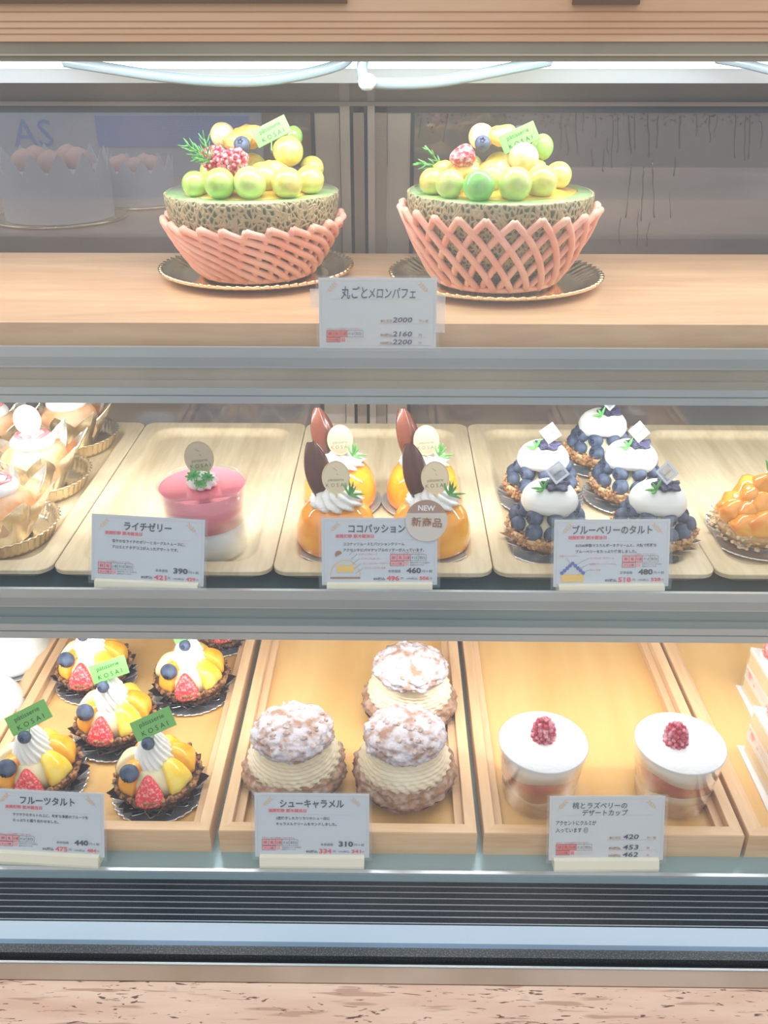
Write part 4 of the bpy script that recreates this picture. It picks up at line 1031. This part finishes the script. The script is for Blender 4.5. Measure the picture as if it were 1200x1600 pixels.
# raspberry dessert cups
def dessert():
    t = thing('dessert_cup', (0,0,0), 'x', 'dessert cup', 'layered dessert cups on the bottom shelf')
    r0, r1, h = .0300, .0362, .0565
    cup(t, r0, r1, h)
    def rad(z): return r0-.0012 + (r1-r0)*(z/h)
    wv = lambda th, k, a: a*(sin(2*th+k)+.5*sin(3*th+2.1*k)+.3*sin(5*th+k))
    b = [(.0022,0,0),(.0150,1,.0026),(.0235,2.0,.0034),(.0395,3.4,.0024),(h-.0008,0,0)]
    for i, (nm, m_) in enumerate((('peach_layer', mat('baked_peach_layer', (.36,.10,.07), .25, col2=(.74,.44,.30), nscale=75, coat=.4)), ('cream_layer', mat('vanilla_cream_layer', (.86,.76,.56), .4, col2=(.90,.82,.66), nscale=30, sss=.2)),
                            ('raspberry_layer', mat('raspberry_layer', (.42,.006,.012), .2, col2=(.74,.14,.06), nscale=38, coat=0, lo=.42, hi=.62)), ('cream_layer', mat('pale_cream_layer', (.90,.84,.72), .4, sss=.2)))):
        z0, k0, a0 = b[i]; z1, k1, a1 = b[i+1]
        def fn(th, j, r, z, z0=z0, z1=z1, k0=k0, k1=k1, a0=a0, a1=a1):
            zz = z0+wv(th,k0,a0) if j in (0,1) else z1+wv(th,k1,a1)
            if r <= 0: zz = z0 if j == 0 else z1
            return (rad(zz) if r > 0 else 0), zz + (.00005 if j < 2 else -.00005)
        MB().lathe([(0,z0),(1,z0),(1,z1),(0,z1)], 72, fn).build(nm, m_, t)
    MB().lathe([(0,h-.0008),(r1-.0012,h-.0008),(r1-.0002,h+.0002),(r1-.0008,h+.0012),(0,h+.0016)], 72).build('cream_top', mat('powdered_cream_top', (.90,.90,.90), .75, bump=.6, bscale=260), t)
    raspberry(MB(), (0,0,0), .0098, .0190, (0,.06,1), seed=2).build('raspberry', mat('dusted_raspberry', (.50,.03,.07), .5, col2=(.82,.42,.48), nscale=170, lo=.46, hi=.66), t, (.0005,.004,h+.0012))
    return t
dc = dessert(); dy = .548
dc.location = (XAT(849, dy, .50), dy, HC-BZ); dc['label'] = 'raspberry topped dessert cup at the left, beside the price card'
dup(dc, (XAT(1063, dy, .50), dy, HC-BZ), 'raspberry topped dessert cup at the right, near the tray edge', 1.6)

# strawberry shortcakes
SP = mat('sponge_cake', (.86,.70,.38), .75, bump=.6, bscale=420)
WC = mat('white_cream', (.89,.90,.89), .45, sss=.25, sssc=(1,.95,.9))
def shortcake():
    t = thing('strawberry_shortcake', (0,0,0), 'x', 'cake slice', 'strawberry shortcake slices at the lower right')
    L_, W_ = .090, .056
    def wedge(e): return [(-L_/2+e*2, 0), (L_/2-e, -W_/2+e*.6), (L_/2-e, W_/2-e*.6)]
    z = .0016
    for nm, h, m_, e in (('sponge_layer', .0140, SP, .001), ('cream_layer', .0042, WC, 0), ('strawberry_layer', .0080, mat('sliced_strawberry_layer', (.90,.86,.84), .4, col2=(.80,.28,.30), nscale=95, lo=.50, hi=.60), .0004), ('cream_layer', .0030, WC, 0), ('sponge_layer', .0150, SP, .001), ('cream_top', .0050, WC, -.0003)):
        MB().prism(wedge(e), z, z+h).build(nm, m_, t); z += h
    swirl(MB(), resample([(0,0),(.012,0),(.0145,.003),(.013,.006),(.009,.008),(0,.009)], 16), 8, .6, .05).build('cream_swirl', WC, t, (.029,.008,z))
    strawberry(t, (.029,.008,z+.006), .0118, .023, (-.35,.3,.9), 'strawberry', mat('frosted_strawberry', (.80,.08,.09), .35, col2=(.92,.50,.52), nscale=170, lo=.42, hi=.68, coat=.3))
    w = wedge(-.0012); mb = MB()
    for a, b_ in ((w[1], w[0]), (w[0], w[2])):
        d = (Vector(b_)-Vector(a)); nn = Vector((-d.y, d.x)).normalized()*.0002
        mb.add([(a[0]-nn.x, a[1]-nn.y, .0008), (b_[0]-nn.x, b_[1]-nn.y, .0008), (b_[0]-nn.x, b_[1]-nn.y, z-.002), (a[0]-nn.x, a[1]-nn.y, z-.002),
                (a[0]+nn.x, a[1]+nn.y, .0008), (b_[0]+nn.x, b_[1]+nn.y, .0008), (b_[0]+nn.x, b_[1]+nn.y, z-.002), (a[0]+nn.x, a[1]+nn.y, z-.002)],
               [(0,1,2,3),(7,6,5,4),(0,4,5,1),(1,5,6,2),(2,6,7,3),(3,7,4,0)], False)
    mb.build('clear_film', glass('film', ior=1.4, body=.06), t)
    MB().prism([(-L_/2-.006,-.006),(-L_/2-.006,.006),(L_/2+.004,W_/2+.005),(L_/2+.004,-W_/2-.005)], 0, .0015).build('cake_card', mat('white_card', (.85,.85,.86), .5), t)
    return t
s1 = shortcake()
s1.location = (.3275, .550, HC-BZ); s1['label'] = 'strawberry shortcake slice, nearer of the two at the right edge'; s1.rotation_euler.z = R(74)
dup(s1, (.3550, .6345, HC-BZ), 'strawberry shortcake slice, farther of the two at the right edge', R(74))

# ================================================================== price cards
CWD, CHT = .0886, .0520
def allergen(mats, M, x, y, s=1, reds=3, filled=(.84,.18,.20)):
    lt, rd, tn, fil, bl = mats
    put_text(rd, 'ただし、カニは使用しておりません', x, y+.0093, .0017, 'l', M=M, z=.0004, width=.0255)
    cw = [.0052,.0052,.0052,.0058,.0062]; xx = x
    for k, (c_, w_) in enumerate(zip(('卵','乳','小麦','そば','落花生'), cw)):
        if k < reds: quad2(fil, xx, y+.0040, xx+w_, y+.0088, M=M, z=.0003)
        for a in ((xx,y+.0040,xx+w_,y+.0040),(xx,y+.0088,xx+w_,y+.0088),(xx,y+.0040,xx,y+.0088),(xx+w_,y+.0040,xx+w_,y+.0088)): line2(lt, *a, .0002, M=M, z=.0005)
        put_text(lt, c_, xx+w_/2, y+.0054, .0024, 'c', M=M, z=.0005, width=min(w_*.78, .0024*len(c_))); xx += w_
    quad2(fil if reds else bl, x, y, x+.0104, y+.0036, M=M, z=.0003); quad2(fil, x+.0112, y+.0002, x+.0140, y+.0030, M=M, z=.0003)
    for a in ((x,y,x+.0104,y),(x,y+.0036,x+.0104,y+.0036),(x,y,x,y+.0036),(x+.0104,y,x+.0104,y+.0036)): line2(lt, *a, .0002, M=M, z=.0005)
    put_text(lt, 'ナッツ類', x+.0052, y+.0009, .0019, 'c', M=M, z=.0005)
    put_text(tn, '枠内が付いている品目は', x+.0152, y+.0019, .0014, 'l', M=M, z=.0005); put_text(tn, '使用されています', x+.0152, y+.0001, .0014, 'l', M=M, z=.0005)
def corner_motif(tn, M, x, y, s):
    """little wheat ear in the card corner"""
    line2(tn, x, y-.0075, x+s*.0075, y, .00022, M=M, z=.0003)
    for k in range(4):
        t_ = .3+.2*k; px, py = x+s*.0075*t_, y-.0075*(1-t_)
        for d in ((s*.0004, .0028), (s*.0030, .0005)):
            a = Vector((px, py)); b_ = a+Vector(d); n_ = Vector((-d[1], d[0])).normalized()*.0006; c_ = (a+b_)/2
            tn.add([(a.x,a.y,.0003),(c_.x-n_.x,c_.y-n_.y,.0003),(b_.x,b_.y,.0003),(c_.x+n_.x,c_.y+n_.y,.0003)], [(0,1,2,3)], False, M=M)
def price_card(px, Y, d, title, desc, prices, label, rz=0, lean=21, stand=True, hand=False, diagram=None, badge=False, roll=0, reds=3, zb=None):
    x = XAT(px, Y, d-.03)
    t = thing('price_card', (x, Y, HC-d), label, 'price card', 'price cards standing along the deck fronts', rz)
    zb = .0072 if zb is None else zb
    M = facing((0, 0, zb), R(lean), roll, 0)
    hw = CWD/2
    mb = MB().box(-hw-.0022, hw+.0022, -.0022, CHT+.0016, .0004, .0007, M=M).build('clear_sleeve', glass('card_sleeve', ior=1.45, body=.05, bodycol=(.8,.9,.95)), t)
    MB().box(-hw, hw, 0, CHT, -.0004, 0, M=M).build('paper', mat('card_paper', (.60,.645,.70), .6) if not hand else mat('card_paper_warm', (.62,.645,.665), .6), t)
    if not stand:
        for s_, y_ in ((-1, .030), (1, .026), (1, .012)):
            x_ = s_*(hw+.0030); MB().box(x_-.0035, x_+.0035, y_, y_+.014, .0008, .0010, M=M).build('clear_tape', glass('tape', ior=1.5, body=.28, bodycol=(.85,.85,.82)), t)
    if stand:
        MB().extr_x([(-.0055,0),(.0070,0),(.0070,.005),(.004,.0095),(-.0030,.0095),(-.0055,.0035)], -.0405, .0405).build('stand', mat('cream_plastic', (.82,.78,.62), .45), t, (0,0,0), label='cream coloured card stand')
    bk, rd, tn, bl, fil, gr = MB(), MB(), MB(), MB(), MB(), MB()
    H = CHT
    for c_ in ((-hw+.002, H-.0022, hw-.002, H-.0022), (-hw+.002, H-.0022, -hw+.002, .0020), (hw-.002, H-.0022, hw-.002, .0020), (-hw+.002, .0020, hw-.002, .0020)): line2(gr, *c_, .00018, M=M, z=.0003)
    corner_motif(tn, M, -hw+.005, H-.0045, 1); corner_motif(tn, M, hw-.005, H-.0045, -1)
    line2(tn, -hw+.010, H-.0170 if not hand else H-.0155, hw-.010, H-.0170 if not hand else H-.0155, .00018, M=M, z=.0003)
    if not hand:
        put_text(bk, title, 0 if not badge else -.002, H-.0108, .0072, 'c', M=M, z=.0005, width=min(.0062*len(title), .061), bold=.025)
        put_text(rd, '消費期限 要冷蔵当日', -hw+.0105, H-.0150, .0029, 'l', M=M, z=.0005, width=.0295, bold=.03)
        for i, l in enumerate(desc):
            put_text(bk, l, -hw+.0165, H-.0210-.0047*i, .0027, 'l', M=M, z=.0005, width=min(.00260*len(l), .062), bold=.02)
        a_x = -hw+.0055 if not diagram else -hw+.0525
        a_y = .0058 if not diagram else .0150
        allergen((bk, rd, bk, fil, bl), M, a_x, a_y, 1, reds)
        y0 = .0098
        put_text(bk, '本体価格', hw-.0280, y0, .0026, 'r', M=M, z=.0005, width=.0098); put_text(bk, prices[0], hw-.0180, y0-.0004, .0056, 'c', M=M, z=.0005, bold=.04, width=.0112); put_text(bk, '円＋税', hw-.0116, y0, .0024, 'l', M=M, z=.0005, width=.0078)
        put_text(bk, '8%税込', hw-.0400, y0-.0058, .0024, 'r', M=M, z=.0005, width=.0090, bold=.02); put_text(rd, prices[1], hw-.0340, y0-.0062, .0050, 'c', M=M, z=.0005, bold=.03, width=.0098); put_text(bk, '円', hw-.0280, y0-.0056, .0024, 'l', M=M, z=.0005)
        put_text(bk, '10%税込', hw-.0152, y0-.0055, .0020, 'r', M=M, z=.0005, width=.0084); put_text(rd, prices[2], hw-.0100, y0-.0057, .0036, 'c', M=M, z=.0005, bold=.03, width=.0074); put_text(bk, '円', hw-.0055, y0-.0055, .0018, 'l', M=M, z=.0005)
    else:
        for (s_, x_, y_, sz, wd) in title: put_text(bl, s_, x_, y_, sz, 'c', M=M, z=.0005, width=wd, shear=.08, bold=.010)
        for (s_, x_, y_, sz, wd) in desc: put_text(bl, s_, x_, y_, sz, 'l', M=M, z=.0005, width=wd, shear=.05, bold=.012)
        allergen((bk, rd, tn, fil, bl), M, -hw+.0055, .0045, 1, reds)
        ys = (.0195, .0090, .0030) if not stand else (.0175, .0090, .0030)
        for i, (p_, y_) in enumerate(zip(prices, ys)):
            line2(gr, .0005, y_-.0009, hw-.0050, y_-.0009, .00025, M=M, z=.0004)
            put_text(br_mb := MB(), ('本体価格','8%税込','10%税込')[i], .0020, y_, .0024, 'l', M=M, z=.0005, width=.0092, bold=.02)
            put_text(br_mb, '円＋税' if i == 0 else '円', hw-.0130 if i == 0 else hw-.0130, y_, .0024, 'l', M=M, z=.0005)
            br_mb.build('printed_text', BRN(), t)
            put_text(bl, p_, .0185, y_, .0052, 'c', M=M, z=.0006, shear=.2, bold=.015, width=.0145 if len(p_) == 4 else .0120)
    if diagram:
        D = diagram(bk, rd, tn, fil, bl, M, -hw, H, t)
    if badge:
        q = M @ T(hw-.0085, H-.0020, .0012); b_ = MB()
        pts = [(.0160*cos(2*pi*k/48), .0160*sin(2*pi*k/48)) for k in range(48)]; b_.prism(pts, -.0003, .0003, M=q)
        o = b_.build('new_badge', mat('badge_cream', (.66,.60,.54), .5), t, label='round new item badge')
        top = [(.0160*cos(a), .0160*sin(a)) for a in [R(22)+(R(158)-R(22))*k/20 for k in range(21)]]
        MB().prism(top, .0003, .0005, M=q).build('badge_band', mat('badge_brown', (.42,.26,.19), .5), o)
        tx = MB(); put_text(tx, 'NEW', 0, .0078, .0056, 'c', M=q, z=.0008, bold=.03, width=.0130, rot=R(-2)); tx.build('white_lettering', mat('white_ink', (.85,.85,.85), .5), o)
        tx = MB(); put_text(tx, '新商品', 0, -.0040, .0076, 'c', M=q, z=.0008, bold=.012, width=.0232, rot=R(-3)); tx.build('brown_lettering', BRN(), o)
    for mb_, nm, m_ in ((bk, 'dark_lettering', INK()), (rd, 'red_lettering', RED()), (tn, 'wheat_motif', TAN()), (bl, 'blue_writing', NAVY()), (fil, 'allergen_boxes', mat('allergen_red', (.86,.10,.08), .5) if hand else PINKI()), (gr, 'border_lines', TAN())):
        if mb_.v: mb_.build(nm, m_, t)
    return t
def dia_coco(bk, rd, tn, fil, bl, M, x0, H, t):
    od = MB(); cx, cy = x0+.0180, .0110
    arc = [(cx+.0115*cos(a), cy-.0040+.0125*sin(a)) for a in [pi*k/24 for k in range(25)]]
    for a, b_ in zip(arc, arc[1:]): line2(od, a[0], a[1], b_[0], b_[1], .0006, M=M, z=.0005)
    quad2(od, cx-.0065, cy-.0010, cx+.0065, cy+.0045, M=M, z=.0005); od.build('diagram_ochre', YEL(), t)
    q = MB(); quad2(q, cx-.0115, cy-.0060, cx+.0115, cy-.0046, M=M, z=.0005)
    pts = [(cx-.0050+.0028*cos(a), cy+.0130+.0028*sin(a)) for a in [R(20)+R(200)*k/12 for k in range(13)]]; q.prism(pts, .0004, .0006, M=M); q.build('diagram_brown', BRN(), t)
    for i, s_ in enumerate(('生クリームとココナッツ','ココナッツのムース','パイナップルのソテー','パッションフルーツのクリーム','さくさくのサブレ生地')):
        yy_ = .0270-.0036*i; put_text(rd, s_, x0+.0265+.0020*i*.8, yy_, .0019, 'l', M=M, z=.0005, width=.0016*len(s_)); line2(bk, x0+.0255+.0016*i, yy_+.0008, x0+.0210+.0012*i, yy_-.0036, .0002, M=M, z=.0005)
def dia_blue(bk, rd, tn, fil, bl, M, x0, H, t):
    cx, cy = x0+.0145, .0040; q = MB(); quad2(q, cx-.0085, cy, cx+.0085, cy+.0058, M=M, z=.0005); q.build('diagram_ochre', YEL(), t)
    q = MB()
    for k in range(9):
        u = k/8; x_ = cx-.0082+.0164*u; y_ = cy+.0068+.0075*(1-abs(2*u-1)); pts = [(x_+.0014*cos(a*pi/6), y_+.0014*sin(a*pi/6)) for a in range(12)]; q.prism(pts, .0004, .0006, M=M)
    q.build('diagram_blue', BLUI(), t)
    put_text(rd, '大粒ブルーベリー', cx-.0105, .0232, .0019, 'l', M=M, z=.0005, width=.0145)
    for i, s_ in enumerate(('マスカルポーネクリーム','自家製ブルーベリージャム','タルト生地')):
        yy_ = .0215-.0046*i; put_text(rd, s_, x0+.0275, yy_, .0018, 'l', M=M, z=.0005, width=.0017*len(s_)); line2(bk, x0+.0270, yy_+.0008, cx+.003, yy_-.0040, .0002, M=M, z=.0005)
    line2(bk, cx-.005, .0225, cx-.001, .0170, .0002, M=M, z=.0005)

price_card(590, .6545, .2050, [('丸ごと', -.0178, .0375, .0098, .0195), ('メロン', .0015, .0375, .0090, .0170), ('パフェ', .0195, .0375, .0090, .0175)], [], ('2000','2160','2200'),
           'handwritten melon parfait price card on the top shelf', lean=10, stand=False, hand=True, zb=.0)
price_card(224, .5745, .3750, 'ライチゼリー', ('爽やかなライチのゼリーとヨーグルトムースに、','アロエとナタデココが入ったデザートです。'), ('390','421','429'), 'printed lychee jelly price card in front of the pink jelly cup', rz=R(-4), reds=2, roll=R(-1))
price_card(593, .5745, .3750, 'ココパッション', ('ココナッツムースとパッションクリーム','アクセントにパイナップルのソテーが入っています。'), ('460','496','506'), 'printed coconut passion price card with a round NEW badge', rz=R(1), diagram=dia_coco, badge=True)
price_card(960, .5745, .3750, 'ブルーベリーのタルト', ('KOSAI特製マスカルポーネクリームと、大粒で新鮮な','ブルーベリーをたっぷり使用しました。'), ('480','518','528'), 'printed blueberry tart price card with a small tart diagram', rz=R(1.5), diagram=dia_blue)
price_card(68, .4805, .5657, 'フルーツタルト', ('サクサクのタルトの上に、新鮮な季節のフルーツを','たっぷりと盛り合わせました。'), ('440','475','484'), 'printed fruit tart price card at the lower left corner', rz=R(-3))
price_card(486, .4805, .5657, 'シューキャラメル', ('2度焼きしたカリカリのシュー皮に','キャラメルクリームをサンドしました。'), ('310','334','341'), 'printed caramel choux price card in front of the cream puffs', rz=R(0))
price_card(952, .4805, .5657, [('桃とラズベリーの', -.0060, .0425, .0056, .0420), ('デザートカップ', -.0020, .0368, .0054, .0350)], [('アクセントにクルミが', -.0395, .0290, .0042, .0310), ('入っています ☺', -.0395, .0232, .0042, .0250)], ('420','453','462'),
           'handwritten peach and raspberry dessert cup price card', rz=R(1), hand=True)

# tape pieces on the melon card's sleeve
# ================================================================== dim things behind the rear doors; the solid cakes stand in for a reflection
def ghost(px, Y, label, s=1.0):
    p = PY(px, 352, Y); z0 = 1.198
    t = thing('reflection_cake', (p.x, Y, z0), label, 'cake', 'solid cakes added for a reflection in the left rear door')
    r = .068*s
    MB().lathe([(0,0),(r*1.22,0),(r*1.25,.004),(r*1.2,.003),(0,.002)], 64).build('cake_board', GOLD(), t)
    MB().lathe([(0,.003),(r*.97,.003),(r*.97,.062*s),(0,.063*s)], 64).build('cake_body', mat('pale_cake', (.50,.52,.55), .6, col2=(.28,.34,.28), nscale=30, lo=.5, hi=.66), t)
    def fn(th, i, rr, z):
        if i in (1, 2): u = (th/(2*pi)*14) % 1; return rr*(1+.03*(1-abs(2*u-1))), z + .026*s*(1-abs(2*u-1))
        return rr, z
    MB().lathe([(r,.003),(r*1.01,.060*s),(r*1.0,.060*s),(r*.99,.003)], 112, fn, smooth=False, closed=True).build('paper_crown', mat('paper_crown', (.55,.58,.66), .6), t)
    for k in range(5):
        a = 2*pi*k/5; MB().ball((r*.5*cos(a), r*.5*sin(a), .070*s), .018*s, 2, .1).build('fruit', mat('dull_fruit', (.62,.40,.36), .5), t)
ghost(98, 1.20, 'cake in a zigzag paper crown, solid stand-in for a reflection in the left rear door')
ghost(222, 1.32, 'smaller crowned cake, solid stand-in for a faint reflection in the left rear door', .75)
q = MB(); p = PY(60, 209, 1.62)
t = thing('wall_sign', (p.x, 1.62, 1.198), 'faint standing sign with large blue letters behind the left door', 'sign')
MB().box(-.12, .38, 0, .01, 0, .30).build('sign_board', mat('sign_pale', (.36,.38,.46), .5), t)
put_text(q, 'AS', 0, 0, .062, 'c', M=T(-.01, -.001, p.z-1.198-.02) @ RX(pi/2)); q.build('lettering', mat('sign_blue', (.12,.20,.50), .5), t)
MB().box(.10, .36, -.002, 0, p.z-1.198-.02, p.z-1.198+.028).build('blue_bar', mat('sign_blue', (.12,.20,.50), .5), t)
